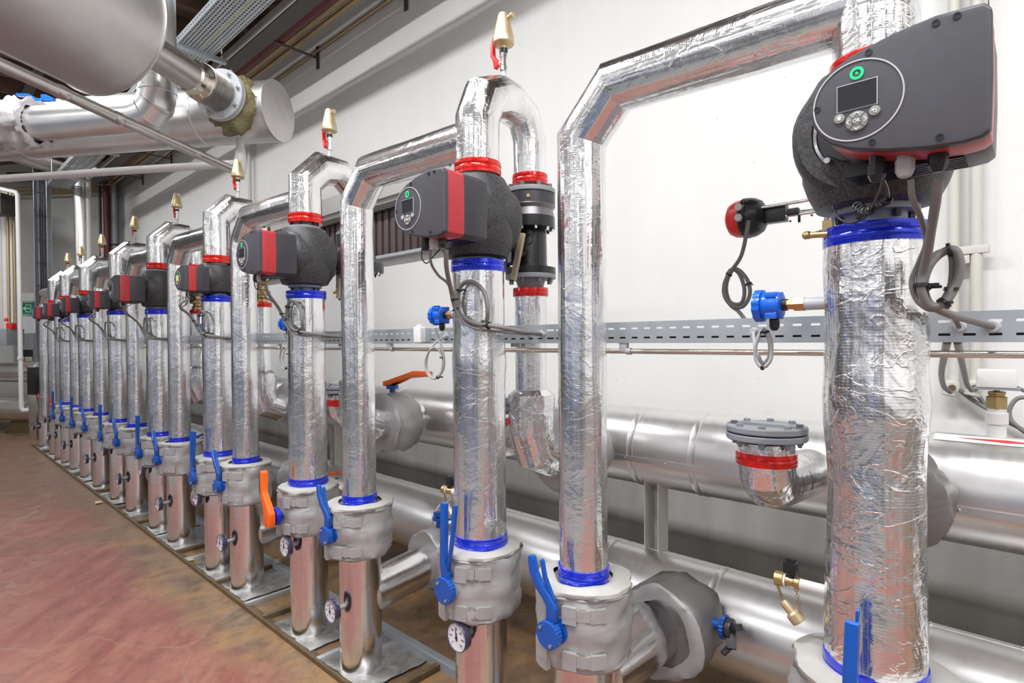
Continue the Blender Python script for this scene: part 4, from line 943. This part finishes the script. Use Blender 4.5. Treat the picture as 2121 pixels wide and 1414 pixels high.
# nearest pump
A1=pts([(1886,372,1.155),(1890,410,1.17),(1908,455,1.22),(1919,500,1.27),(1905,540,1.30),(1890,575,1.31),(1890,600,1.31),(1905,628,1.31),(1935,640,1.31),(1965,600,1.33),(1972,560,1.33),(1968,525,1.33),(1945,522,1.33),(1915,545,1.32),(1902,590,1.32),(1915,625,1.33),(1945,642,1.36),(1972,652,1.46)])
cable(A1+[g1],.0050,'thinner grey looped cable from the nearest pump to the cable tray',ties=(.5,.8))
A2=pts([(1944,372,1.155),(1938,420,1.18),(1928,480,1.23),(1922,520,1.26),(1912,565,1.29),(1908,600,1.29),(1925,632,1.30),(1955,628,1.31),(1980,590,1.32),(1989,550,1.32),(1978,518,1.32),(1950,524,1.32),(1925,550,1.31),(1913,590,1.31),(1925,628,1.33),(1965,650,1.37),(2015,664,1.47)])
cable(A2+[g2],.0076,'thick grey looped cable from the nearest pump to the cable tray',ties=(.28,.42,.62,.78))
cable(pts([(1829,370,1.155),(1822,395,1.19),(1805,430,1.25),(1788,452,1.29),(1762,462,1.31),(1738,452,1.32),(1724,425,1.33)]),.0022,'thin black wire curling under the nearest pump','black')
# coiled black lead
S=smooth_path([p for p in pts([(1830,372,1.16),(1838,395,1.2),(1836,415,1.24),(1815,425,1.26),(1795,438,1.27),(1776,425,1.28)])],26); m=MB(); C=[]
for i,p in enumerate(S): C.append(p+Vector((.007*math.cos(i*.9),.007*math.sin(i*.9)*.5,.007*math.sin(i*.9))) if i>45 else p)
m.sweep([q-C[0] for q in C],.003,8); tag(m.build('coiled_lead',MT['black'],loc=C[0]),'coiled black lead hanging under the nearest pump','cable')
# actuator cable
cable(pts([(1551,456,1.65),(1545,490,1.66),(1535,530,1.68),(1517,558,1.70),(1502,582,1.70),(1500,610,1.70),(1515,632,1.70),(1538,635,1.70),(1553,610,1.70),(1548,580,1.70),(1528,558,1.70),(1513,565,1.71),(1504,595,1.71),(1512,625,1.71),(1535,628,1.71),(1542,600,1.71),(1530,565,1.71),(1512,560,1.72),(1500,600,1.72),(1512,630,1.72),(1530,645,1.70),(1548,668,1.66)]),.0058,'grey looped cable hanging from the ball actuator',ties=(.17,.42))
def sens_cable(dx,dy,label,end):
    base=[(1592,690,1.43),(1598,712,1.44),(1596,745,1.44),(1580,760,1.44),(1566,745,1.44),(1566,712,1.44),(1580,682,1.46),(1592,700,1.46),(1594,735,1.46),(1580,752,1.46),(1570,735,1.46),(1562,710,1.49),(1559,690,1.53)]
    P=[p+Vector((dx,0,dy)) for p in pts(base)]; P[-1]=P[-1]; return cable(P[:-2]+[P[-3].lerp(end,.5)+Vector((0,0,-.02)),end],.0045,label,'cablelt',ties=(.25,.55))
sens_cable(0,0,'light grey looped cable under the blue sensor of the nearest pump',g3)
B3=pts([(901,680,1.43),(908,700,1.43),(919,735,1.43),(918,765,1.43),(902,784,1.43),(886,775,1.43),(881,750,1.43),(890,726,1.43),(904,720,1.43),(917,740,1.44),(914,770,1.44),(899,782,1.45),(885,765,1.46),(886,735,1.47),(900,712,1.50)])
xB=UX[1]
B1=pts([(924,518,1.155),(925,555,1.18),(934,600,1.26),(944,640,1.31),(966,667,1.32),(1003,670,1.34),(1010,640,1.33),(1001,602,1.33),(976,583,1.32),(955,592,1.32),(947,625,1.32),(955,652,1.32),(985,670,1.31),(1022,675,1.31),(1052,681,1.36),(1082,687,1.45),(1104,690,1.51)])
B2=pts([(891,518,1.155),(893,545,1.17),(908,570,1.2),(928,588,1.24),(938,620,1.28),(948,650,1.30),(970,674,1.31),(1005,684,1.31),(1052,688,1.36),(1078,691,1.46)])
B4=pts([(874,515,1.155),(874,535,1.16),(884,545,1.17),(898,530,1.2),(912,515,1.24)])
B5=pts([(900,600,1.30),(923,592,1.34),(919,610,1.38),(922,635,1.40),(927,648,1.42)])
gb=[(B1,g4,.0075,'cable','thick grey looped cable from the {} pump to the cable tray',(.18,.3,.55,.75)),(B2,g5,.0045,'cable','thin grey cable from the {} pump to the cable tray',(.4,)),(B4,None,.002,'black','thin black wire under the {} pump',()),(B3,g6,.0042,'cablelt','light grey looped cable under the blue sensor of the {} pump',(.25,.6))]
for k in range(1,8):
    for q,(L,g,r,mt,lb,ti) in enumerate(gb):
        if k>4 and q in(2,3): continue
        off=Vector((UX[k]-xB,0,0))
        if SMALL[k]: L=[p+Vector((-.03,.07*max(0,1-(p.z<1.75)),0)) for p in L]
        cable([p+off for p in L]+([g+off] if g is not None else []),r,lb.format(WORD[k]),mt,ti if k<4 else (),group='cables of the farther pumps' if k>3 else None)
        if k>1 and q in(0,3) and g is not None:
            m=MB(); m.lathe([(.004,-.016),(.008,-.016),(.010,-.011),(.010,0),(.004,0)],(0,0,0),'Y',14); tag(m.build('cable_grommet',MT['greylt'],loc=g+off+Vector((0,.010,0))),('large' if q==0 else 'small')+f' cable grommet in the cable tray fed from the {WORD[k]} pump','grommet','cable grommets in the cable tray')
# ---------------------------------------------------------------- conduits on the wall at the right
for px,lab in((1975,'left of two cream conduits on the wall at the right'),(2022,'right of two cream conduits on the wall at the right')):
    p=at(px,700,Y=2.81); zb=at(px,795,Y=2.81).z
    t=root('conduit',lab,'pipe',(p.x,2.81,0),'cream wall conduits'); m=MB(); m.cyl((0,0,zb),(0,0,HC),.019,n=20); m.build('tube',MT['cream'],t)
    m=MB(); m.cyl((0,-.01,zb+.01),(-.012,-.02,zb-.045),.026,n=20); m.cyl((0,.0,zb-.01),(0,-.04,zb-.012),.022,n=20); m.build('elbow',MT['cream'],t,bev=.003)
    m=MB(); m.cyl((0,-.04,zb-.012),(0,-.05,zb-.012),.012,n=12); m.build('end_plug',MT['rust'],t)
p=at(2005,518,Y=2.8); m=MB(); m.box((0,-.0,0),(.13,.02,.03)); m.box((-.02,.01,-.03),(.05,.03,.04)); tag(m.build('conduit_clamp',MT['cream'],loc=p,bev=.002),'small metal clamp bar joining the two cream conduits','clamp')
cable(pts([(1962,706,1.61),(1955,740,1.9),(1950,775,2.3),(1955,800,2.6),(1968,812,2.74)]),.0085,'grey cable dropping from the tray into the left conduit end',group=None)
cable(pts([(1983,706,1.61),(1988,730,1.9),(1996,765,2.3),(2003,795,2.6),(2012,808,2.74)]),.0085,'grey cable dropping from the tray into the right conduit end')
cable(pts([(1982,803,2.80),(2010,825,2.81),(2045,846,2.81),(2075,862,2.81),(2110,885,2.81),(2140,905,2.81)]),.008,'lower grey cable running down the wall at the right edge')
cable(pts([(2020,808,2.81),(2033,828,2.81),(2060,858,2.82),(2090,875,2.82),(2140,900,2.82)]),.008,'upper grey cable running down the wall at the right edge')
cable(pts([(2140,822,2.7),(2108,825,2.7),(2092,845,2.7),(2092,865,2.7),(2104,880,2.7),(2140,908,2.72)]),.0075,'grey cable bowing round at the right edge of the view')
cable(pts([(2090,797,2.33),(2108,803,2.36),(2140,818,2.4)]),.0055,'thin cable leaving the white box sensor')

# ---------------------------------------------------------------- overhead pipework (oblique run)
def clad(name,label,cat,segs,mat='alu',joints=(),n=56,step=None):
    o=Vector(segs[0][0]); t=root(name,label,cat,o)
    for nm,path,r in [(s[1],s[2],s[3]) for s in segs]:
        m=MB(); m.sweep([Vector(p)-o for p in path],r,n,step=step); m.build(nm,MT[mat],t,ang=18)
    for p,d,r in joints:
        m=MB(); m.lathe([(r,-.012),(r+.005,-.006),(r+.005,.006),(r,.012)],Vector(p)-o,d,n,cap=False); m.build('joint_band',MT[mat],t)
    return t
Hc=at(577,230,D=4.47); HR=.225
hd=clad('header_vessel','large aluminium-clad header with a round end cap, high under the roof','pipe',[(Hc,'cladding',[Hc,Hc+ED*9],HR)],joints=[(Hc+ED*s,ED,HR) for s in(.62,.95,2.3,3.6,4.8)])
m=MB(); m.lathe([(0,0),(HR*.5,.002),(HR-.004,.002),(HR+.004,0),(HR+.004,-.02),(HR,-.02)],(0,0,0),-ED,56,cap=False); m.build('end_cap',MT['tank'],hd)
# tank
Tc=at(215,48,D=3.5); TR=.43
t=clad('tank','very large grey metal-clad tank at the upper left corner','tank',[(Tc,'shell',[Tc,Tc-FD*3.2],TR)],mat='tank',n=96)
m=MB(); m.lathe([(TR-.002,-.006),(TR+.010,-.006),(TR+.010,.004),(TR-.002,.006),(TR*.5,.02),(0,.022)],(0,0,0),FD,96,cap=False); m.build('end_cap',MT['tank'],t)
a=math.radians(248); sd=ED.cross(FD)
# longitudinal seam
sv=-u0*math.cos(.25)+(-ED)*math.sin(-.25); m=MB(); m.bar(sv*(TR+.002),sv*(TR+.002)-FD*3.2,.02,.006,up=tuple(sv)); m.build('lap_seam',MT['tank'],t)
# bellows connection
Fc=at(461,199,D=4.22); 
def onF(s): return Fc+FD*s
t=root('bellows_connector','ribbed steel bellows pipe with bolted flange joining tank and header','pipe',Fc)
m=MB(); m.sweep([FD*-.72,FD*-.30],.100,40); m.build('tube',MT['steelpipe'],t)
m=MB(); m.lathe([(.100,-.345),(.112,-.335),(.112,-.29),(.100,-.28)],(0,0,0),FD,40,cap=False); m.lathe([(.098,-.30),(.110,-.27),(.124,-.255),(.128,-.245),(.128,-.24)],(0,0,0),FD,40,cap=False); m.build('weld_collar',MT['stain'],t)
pr=[];n=15
for i in range(n):
    h=-.24+.19*i/n; pr+=[(.108,h),(.131,h+.003),(.131,h+.007),(.108,h+.010)]
m=MB(); m.lathe(pr,(0,0,0),FD,48,cap=False); m.build('bellows',MT['steelpipe'],t,ang=30)
for s in(-.03,-.002):
    m=MB(); m.lathe([(.10,-.012),(.183,-.012),(.185,-.009),(.185,.009),(.183,.012),(.10,.012)],FD*s,FD,48); fl=m.build('flange',MT['greylt'],t)
for a in range(8):
    an=a*PI/4+.2; U=FD.cross(u0); p=(U*math.cos(an)+u0*math.sin(an))*.160; m=MB(); m.cyl(p+FD*-.075,p+FD*-.04,.011,n=6); m.lathe([(.016,-.050),(.016,-.042)],p,FD,6); m.build('bolt',MT['galv'],fl)
# mineral wool collar
m=MB(); m.lathe([(.10,-.0),(.175,.02),(.20,.05),(.21,.10),(.20,.16),(.17,.22)],Vector((0,0,0)),FD,44,nz=.075,fr=14,cap=False); 
tag(m.build('mineral_wool',MT['wool'],loc=Fc-u0*.015,ang=80),'ragged olive mineral wool around the header nozzle','insulation')
# front pipe with padded covers and segmented elbow
Bp=at(327,236,D=4.12); rb=.122
E2=ED
vtop=Bp+u0*1.7
cor=corner(Bp+u0,Bp,Bp+E2,.15,3)
t=clad('insulated_pipe','aluminium-clad pipe with segmented elbow in front of the header','pipe',[(Bp,'cladding',[vtop]+cor+[Bp+E2*6.5],rb)])
for p,d in ((cor[0],u0),(cor[1],(u0-E2)),(cor[2],(u0-E2*2))):
    m=MB(); m.lathe([(rb,-.008),(rb+.005,-.004),(rb+.005,.004),(rb,.008)],p-Bp,d,48,cap=False); m.build('joint_band',MT['alu'],t)
for s0,s1,lab in((1.02,1.30,'padded silver cover on the overhead pipe, right of two at the left edge'),(1.32,1.75,'padded silver cover on the overhead pipe, left of two at the left edge')):
    a=Bp+E2*s0; L=s1-s0; m=MB(); R=rb+.045
    m.lathe([(rb,0),(R-.005,-.01),(R+.008,.01),(R-.02,.035),(R-.026,.045),(R+.004,.09),(R+.018,L*.4),(R+.02,L*.55),(R+.005,L*.75),(R-.02,L-.05),(R+.01,L-.03),(R-.015,L-.005),(rb,L)],a,E2,64,nz=.05,fr=15,cap=False)
    tag(m.build('padded_cover',MT['pad'],ang=80),lab,'insulation')
# blue lever above
p=at(84,200,D=4.55); t=root('valve','blue lever valve sticking up above the overhead padded cover','valve',p)
U=r0
m=MB(); m.extr([(-.20,.03),(-.10,.025),(-.03,-.012),(.0,-.012),(.0,.02),(.04,.018),(.10,-.01),(.10,-.03),(-.04,-.035),(-.1,0),(-.2,.012)],(0,0,0),tuple(U),(0,0,1),tuple(f0*.03)); m.build('lever',MT['blue2'],t,bev=.004)
m=MB(); m.cyl((0,0,-.02),(0,0,-.14),.02,n=14); m.build('stem',MT['blue2'],t)
# thin diagonal pipe
P1=at(493,357,D=4.43); P0=P1-FD*3.6
t=clad('steel_pipe','thin steel pipe crossing diagonally in front of the overhead header','pipe',[(P1,'tube',[P1,P0],.032)],mat='steelpipe',n=24)
for s in(1.1,1.45,.45):
    m=MB(); m.lathe([(.032,-.03),(.036,-.02),(.036,.02),(.032,.03)],-FD*s,FD,24,cap=False); m.build('coupling',MT['steelpipe'],t)
# thin pipe left, drain of the header
Q1=at(498,338,D=4.49)
t=clad('steel_pipe','thin pale steel pipe below the header, running to the left edge','pipe',[(Q1,'tube',[Q1,Q1+ED*8],.031)],mat='whitepipe',n=24)
m=MB(); m.sweep([(0,0,.26),(0,0,-.12)],.030,24); m.build('drop_tube',MT['whitepipe'],t); m=MB(); m.lathe([(.032,.12),(.036,.09),(.046,.03),(.046,-.03),(.034,-.08)],(0,0,0),'Z',24); m.build('tee_fitting',MT['whitepipe'],t)
p=at(517,350,Y=2.79); t=root('steel_pipe','thin vertical pipe on the wall behind the third air vent','pipe',(p.x,2.79,0)); m=MB(); m.cyl((0,0,1.7),(0,0,4.3),.022,n=16); m.build('tube',MT['cream'],t)
# overhead perforated tray along the row
def ztray(x0,x1,y0,y1,z,lab,loc_name='cable_tray',pitch=.040,lip=.06):
    t=root(loc_name,lab,'cable tray',(0,(y0+y1)/2,z)); w_=y1-y0; m=MB()
    nrow=11; ys=[-w_/2+w_*(i+.5)/nrow for i in range(nrow)]; bw=w_/nrow*.55
    for i in range(nrow+1):
        a=-w_/2 if i==0 else ys[i-1]+w_/nrow*.20; b=w_/2 if i==nrow else ys[i]-w_/nrow*.20; m.box(((x0+x1)/2,(a+b)/2,0),(x1-x0,b-a,.0015))
    n=int((x1-x0)/pitch)
    for i in range(n): m.box((x0+(i+.5)*pitch,0,.0002),(pitch*.36,w_-.004,.0014))
    m.build('perforated_base',MT['galv'],t,smooth=False)
    for s in(-1,1):
        m=MB(); slot_panel(m,x0,x1,0,lip,s*w_/2,.0015,(lip*.5,),.05,.02,.012); m.build('side_rail',MT['galv'],t,smooth=False)
    return t
ot=ztray(-11.9,-1.8,1.66,1.96,4.08,'wide perforated cable tray hanging overhead, above the header')
# cables lying in it, yellow-green earth wire seen through the slots
m=MB()
for j in range(6): 
    y=1.72+j*.04; m.sweep([(-11.9,y,4.10+.01*(j%2)),(-1.8,y+.01,4.10)],.009,8)
tag(m.build('cable_bundle',MT['black']),'bundle of dark cables lying in the overhead perforated tray','cable')
m=MB(); m.sweep([(-11.9,1.84,4.088),(-1.8,1.84,4.088)],.006,8); tag(m.build('earth_wire',MT['yellow']),'yellow-green earth wire seen through the overhead tray slots','cable')
for i,x in enumerate((-5.47,-3.7,-7.3,-9.2,-11.0)):
    t=root('tray_hanger','steel strut and rods carrying the overhead cable trays','bracket',(x,1.81,4.08),'hangers of the overhead tray')
    m=MB(); m.box((0,0,-.022),(.042,.5,.042)); m.build('strut',MT['galv'],t,bev=.002)
    for s in(-1,1):
        m=MB(); m.cyl((0,s*.215,-.05),(0,s*.215,HC-4.08),.006,n=8); m.build('threaded_rod',MT['galv'],t)
m=MB(); m.box((0,-.03,0),(9.4,.14,.012)); m.box((0,-.10,.05),(9.4,.006,.10)); m.box((0,.04,.05),(9.4,.006,.10)); tag(m.build('cable_duct',MT['beam'],loc=(-7.2,2.29,4.22)),'dark solid cable duct beside the overhead tray','cable duct')
m=MB(); m.box((0,0,0),(9.4,.012,.02)); tag(m.build('steel_rail',MT['steelpipe'],loc=(-7.2,2.175,4.225)),'thin bright rail along the edge of the dark duct','rail')
m=MB(); m.cyl((-11.8,2.47,4.36),(-2.0,2.47,4.36),.055,n=24); tag(m.build('maroon_pipe',MT['maroon'],ang=40),'maroon painted pipe high along the wall','pipe')
for y,z,r,lab in((2.62,4.42,.020,'upper left brass-coloured pipe high along the wall'),(2.66,4.385,.022,'second brass-coloured pipe high along the wall'),(2.815,4.345,.013,'lowest brass-coloured pipe fixed along the wall')):
    m=MB(); m.cyl((-12.4,y,z),(-2.0,y,z),r,n=16); tag(m.build('copper_pipe',MT['ochre'],ang=40),lab,'pipe')
for i,x in enumerate((-11.2,-9.7,-8.2,-6.75,-5.24,-3.8,-2.4)):
    m=MB(); m.box((x,2.62,4.295),(.03,.44,.012)); m.box((x,2.838,4.30),(.04,.012,.22)); tag(m.build('pipe_bracket',MT['beam'],bev=.001),'dark steel bracket carrying the pipes high on the wall','bracket','brackets high on the wall')
# long dark steel beams under the roof along the row
for y,lab in((1.1,'dark steel beam under the roof, nearer the aisle'),(2.2,'dark steel beam under the roof, nearer the wall')):
    m=MB(); m.box((-5,y,HC-.26),(14,.10,.012)); m.box((-5,y,HC-.38),(14,.10,.012)); m.box((-5,y,HC-.32),(14,.008,.12)); tag(m.build('steel_beam',MT['beam']),lab,'beam')
# ---------------------------------------------------------------- far left
def Dp(px,py,D): return at(px,py,D=D)
# vertical cable ladder
b=Dp(94,860,9.75); tp=Dp(92,350,9.75)
t=root('cable_tray','tall vertical perforated cable tray with tied cables at the far end','cable tray',(b.x,b.y,0)); t.rotation_euler=(0,0,YAW)
# local x = right, y = away
m=MB(); m.box((-.10,0,2.36),(.006,.10,4.72)); m.box((.12,0,2.36),(.006,.10,4.72)); m.build('side_rail',MT['galv'],t)
m=MB(); 
for i in range(114): m.box((.01,.045,.05+i*.041),(.20,.003,.022))
for x in(-.09,-.03,.04,.11): m.box((x,.045,2.36),(.03,.003,4.72))
m.build('perforated_base',MT['galv'],t,smooth=False)
for j in range(5):
    m=MB(); m.sweep([(-.06+j*.038+.004*math.sin(i*1.7+j),.025-.006*(j%2),1.2+i*.35) for i in range(11)],.014,8); m.build('cable',MT['dark2'],t)
for i in range(7):
    m=MB(); m.bar((-.11,-.01,1.7+i*.4),(.13,-.02,1.66+i*.4),.012,.008); m.build('cable_tie',MT['black'],t)
# vertical clad pipe beside it
b=Dp(172,600,9.6); a0=Dp(172,338,9.6)
t=root('insulated_pipe','smooth bright silver vertical pipe near the far wall','pipe',(b.x,b.y,0))
top=a0.z; m=MB(); m.sweep([(0,0,.9),(0,0,top-.02)]+[(0-.05,-.05,top+.1),(-.12,-.5,top+.16),(-.2,-1.2,top+.18)],.112,32); m.build('cladding',MT['alu'],t,ang=18)
m=MB(); m.cyl((.20,.06,.9),(.20,.06,top+.2),.035,n=16); m.build('side_tube',MT['cream'],t)
for dx,lab in((.75,'oblique clad pipe under the far roof, right of two'),(1.35,'oblique clad pipe under the far roof, left of two')):
    a=Dp(190-dx*60,345,9.3+dx*.3); m=MB(); m.sweep([a+Vector((.5,.35,-.1)),a,a+Vector((-.1,-1.2,.25))],.12,28); tag(m.build('insulated_pipe',MT['alu'],ang=20),lab,'pipe')
# maroon and dark vertical pipes
for px,r,mt,lab in((224,.055,'maroon','maroon vertical pipe on the far wall'),(210,.022,'beam','thin dark vertical pipe left of the maroon one'),(240,.04,'grey','grey vertical pipe in the far corner')):
    p=Dp(px,600,10.45); t=root('vertical_pipe',lab,'pipe',(p.x,p.y,0)); m=MB(); m.cyl((0,0,.02),(0,0,4.5),r,n=18); m.build('tube',MT[mt],t)
    for z in(2.2,3.3):
        m=MB(); m.lathe([(r,-.015),(r+.012,-.015),(r+.012,.015),(r,.015)],(0,0,z),'Z',18,cap=False); m.build('clamp',MT['black'],t)
# brass lines across the far wall
for i,(dy,dd) in enumerate(((385,10.7),(392,10.75),(401,10.75))):
    a=Dp(30,dy+4,dd+.05); b=Dp(240,dy-4,dd-.32); m=MB(); m.cyl(a,b,.018,n=12); tag(m.build('copper_pipe',MT['ochre']),'brass-coloured pipe running across the far wall under the roof, '+('highest','middle','lowest')[i]+' of three','pipe')
a=Dp(20,366,10.7);b=Dp(240,366,10.2); m=MB(); m.bar(a,b,.12,.14); tag(m.build('steel_beam',MT['beam'],bev=.003),'dark beam across the top of the far wall','beam')
# white piping at the far left
p=Dp(40,600,9.3); t=root('steel_pipe','white pipe with an elbow standing upright at the far left','pipe',(p.x,p.y,0)); t.rotation_euler=(0,0,YAW)
zt=Dp(40,398,9.3).z; zb=Dp(40,850,9.3).z; m=MB(); m.sweep([(.14,.05,zb),(.03,0,zb),(0,0,zb+.05),(0,0,zt-.05),(-.03,0,zt),(-.5,-.1,zt+.1),(-1.2,-.3,zt+.2)],.033,20); m.build('tube',MT['whitepipe'],t,ang=50); m=MB(); m.lathe([(.033,-.03),(.042,-.02),(.042,.02),(.033,.03)],(0,0,Dp(40,742,9.3).z),'Z',18,cap=False); m.build('coupling',MT['whitepipe'],t)
for px,r,mt in((3,.03,'cream'),(12,.045,'whitepipe'),(18,.022,'ochre'),(25,.02,'whitepipe'),(31,.016,'ochre'),(-6,.03,'beam')):
    p=Dp(px,600,9.9); t=root('vertical_pipe','upright pipe in the dense group at the left edge, '+('white' if mt=='whitepipe' else 'cream' if mt=='cream' else 'dark' if mt=='beam' else 'brass-coloured'),'pipe',(p.x,p.y,0),'upright pipes at the left edge'); m=MB(); m.cyl((0,0,Dp(px,682 if px<20 else 668,9.9).z),(0,0,Dp(px,392,9.9).z),r,n=14); m.build('tube',MT[mt],t)
def wallthing(name,lab,cat,px0,py0,px1,py1,D,dep,mat,bev=.004,group=None):
    a=Dp(px0,py1,D); b=Dp(px1,py0,D); c=(a+b)/2; wx=(b-a).dot(r0); m=MB(); m.box((0,0,0),(abs(wx),dep,abs(b.z-a.z))); o=m.build(name,MT[mat],bev=bev,loc=c); o.rotation_euler=(0,0,YAW-math.radians(9.5)*0); tag(o,lab,cat,group); return o
wallthing('control_shelf','dark box hanging at the top of the left edge pipes','box',-20,403,18,445,9.6,.3,'beam')
t=wallthing('control_box','grey electrical control box with yellow label at the left edge','control box',-10,681,32,715,9.6,.35,'grey')
m=MB(); m.box((-.10,-.18,.0),(.2,.006,.2)); m.build('front_panel',MT['greylt'],t); m=MB(); m.box((-.12,-.185,-.11),(.11,.004,.045)); m.build('yellow_sticker',MT['yellow'],t)
m=MB()
for z in(.05,.0,-.045): m.box((-.1,-.185,z),(.15,.003,.004))
m.build('panel_lines',MT['white'],t)
wallthing('fire_call_point','red fire call point box above the grey control box','call point',18,669,30,681,9.55,.1,'redlev')
p=Dp(13,663,9.7); m=MB(); m.lathe([(0,.04),(.02,.035),(.03,.01),(.03,-.02)],(0,0,0),'Z',16); tag(m.build('warning_button',MT['redlev'],loc=p),'small round red knob left of the fire call point','button')
wallthing('emergency_light','white emergency light box above the green exit sign','lamp',43,607,74,624,10.7,.1,'white')
t=wallthing('exit_sign','green exit sign with a white arrow pointing left','sign',48,627,67,650,10.75,.02,'green',bev=.001)
m=MB(); s=.0092*10.75/10
def sg(x0,z0,x1,z1): m.box(((x0+x1)/2,-.0115,(z0+z1)/2),(abs(x1-x0),.003,abs(z1-z0)))
# door outline and arrow
sg(-.02,.062,.07,.072); sg(.062,-.062,.072,.072); sg(-.02,-.072,.07,-.062); sg(-.03,.03,-.02,.072); sg(-.03,-.072,-.02,-.03)
m.box((.0,-.0115,0),(.085,.003,.018)); m.extr([(-.085,0),(-.03,.04),(-.045,.0),(-.03,-.04)],(0,-.010,0),(1,0,0),(0,0,1),(0,-.003,0)); m.build('arrow',MT['print'],t,smooth=False)
t=wallthing('notice_sheet','white paper notice below the exit sign','notice',44,655,78,690,10.75,.006,'paper',bev=0)
m=MB()
for i in range(8): m.box((-.04+.02*(i%3),-.0045,.12-.034*i),(.13-.03*(i%3),.002,.002))
m.build('faint_lines',MT['greylt'],t,smooth=False)
t=wallthing('cabinet','grey steel cabinet below the notice with a dark opening','cabinet',43,691,84,752,10.6,.3,'grey')
m=MB(); m.box((.05,-.152,-.12),(.24,.004,.2)); m.build('opening',MT['black'],t); m=MB(); m.box((.09,-.156,-.19),(.14,.006,.08)); m.build('inner_panel',MT['ochrelever'],t)
p=Dp(77,858,9.0); t=root('steel_cabinet','dark upright steel cabinet at the far end of the row','cabinet',(p.x,p.y,0)); t.rotation_euler=(0,0,YAW)
m=MB(); m.box((0,0,.92),(.13,.2,.42)); m.build('dark_plate',MT['black'],t,bev=.003); m=MB(); m.box((0,0,.35),(.12,.18,.70)); m.build('steel_column',MT['steelpipe'],t,bev=.003)
p=Dp(62,768,9.5); t=root('drain_tap','red-handled tap on the upper wall pipe at the far left','tap',p); t.rotation_euler=(0,0,YAW)
m=MB(); m.cyl((-.12,-.05,-.01),(.12,-.05,.02),.03,n=14); m.build('body',MT['steelpipe'],t); m=MB(); m.extr([(-.12,.085),(-.02,.085),(.03,.05),(.02,.03),(-.03,.075),(-.12,.075)],(0,-.06,0),(1,0,0),(0,0,1),(0,.02,0)); m.build('lever',MT['redlev'],t)
# ---------------------------------------------------------------- floor frame
t=root('floor_frame','long steel channel edge along the foot of the pipe row','frame',(0,1.30,0))
m=MB(); m.box((-4.2,0,.012),(13.5,.012,.024)); m.box((-4.2,.02,.004),(13.5,.05,.008)); m.build('front_angle',MT['rust'],t,bev=.001)
m=MB(); m.box((-4.2,.36,.02),(13.5,.012,.04)); m.box((-4.2,.40,.006),(13.5,.06,.012)); m.build('rear_angle',MT['grey'],t)
xs=[.5]
for a,b in zip(UX,MX): xs+=[(a+b)/2+.10,(a+b)/2-.12,b-.17]
for i,x in enumerate(xs):
    m=MB(); m.box((x,.185,.014),(.028,.36,.028)); m.build('cross_bar',MT['rust'] if i%2 else MT['galv'],t,bev=.001)
for i,(x,lb_) in enumerate([(x,f'crumpled foil sheet on the floor around the foot pipe of the {WORD[q]} pump') for q,x in enumerate(UX)]+[(x,f'crumpled foil sheet on the floor around the side foot pipe left of the {WORD[q]} pump') for q,x in enumerate(MX)]):
    m=MB(); n=14; vs=[];fs=[]
    w0,w1=.20,.17
    for a in range(n+1):
        for b_ in range(8):
            xx=-w0+2*w0*a/n; yy=-.105+.33*b_/7; z=.010+.010*max(0,noise.noise(Vector((xx*9+x,yy*9,i)))) ; e=.012*noise.noise(Vector((xx*20,yy*20,i+5)))
            vs.append((xx+e,yy+e,z))
    for a in range(n):
        for b_ in range(7): q=a*8+b_; fs.append((q,q+8,q+9,q+1))
    m.add(vs,fs); o=m.build('foil_sheet',MT['sheet'],loc=(x,YR+.0,0),ang=60)
    tag(o,lb_,'foil sheet','foil sheets around the pipe feet')
# debris
for i,(px,py) in enumerate(((205,1040),(395,1158),(575,1162))):
    p=at(px,py,Z=.012); m=MB(); m.lathe([(0,.012),(.02,.008),(.03,0),(.02,-.006),(0,-.006)],(0,0,0),'Z',9,nz=.02,fr=60,seed=i); tag(m.build('rubble_scrap',MT['ochrelever'],loc=p,ang=20),('small tan scrap lying at the frame edge at the left','crumpled scrap lying in the frame between pipes','tan scrap behind the third pump foot')[i],'scrap')
# ---------------------------------------------------------------- names : every placed copy takes its kind's name
for o in list(bpy.data.objects):
    if 'nm' in o: del o['nm']
for T in (T_PL,T_PS,T_PSY,*T_VS,*T_VC,T_VO,T_VSB,T_G1,T_G2,T_SEN,T_VENT,T_RB,T_RBR,T_RBD):
    if 'label' not in T:
        for c in [x for x in T.children_recursive]: bpy.data.objects.remove(c)
        bpy.data.objects.remove(T)
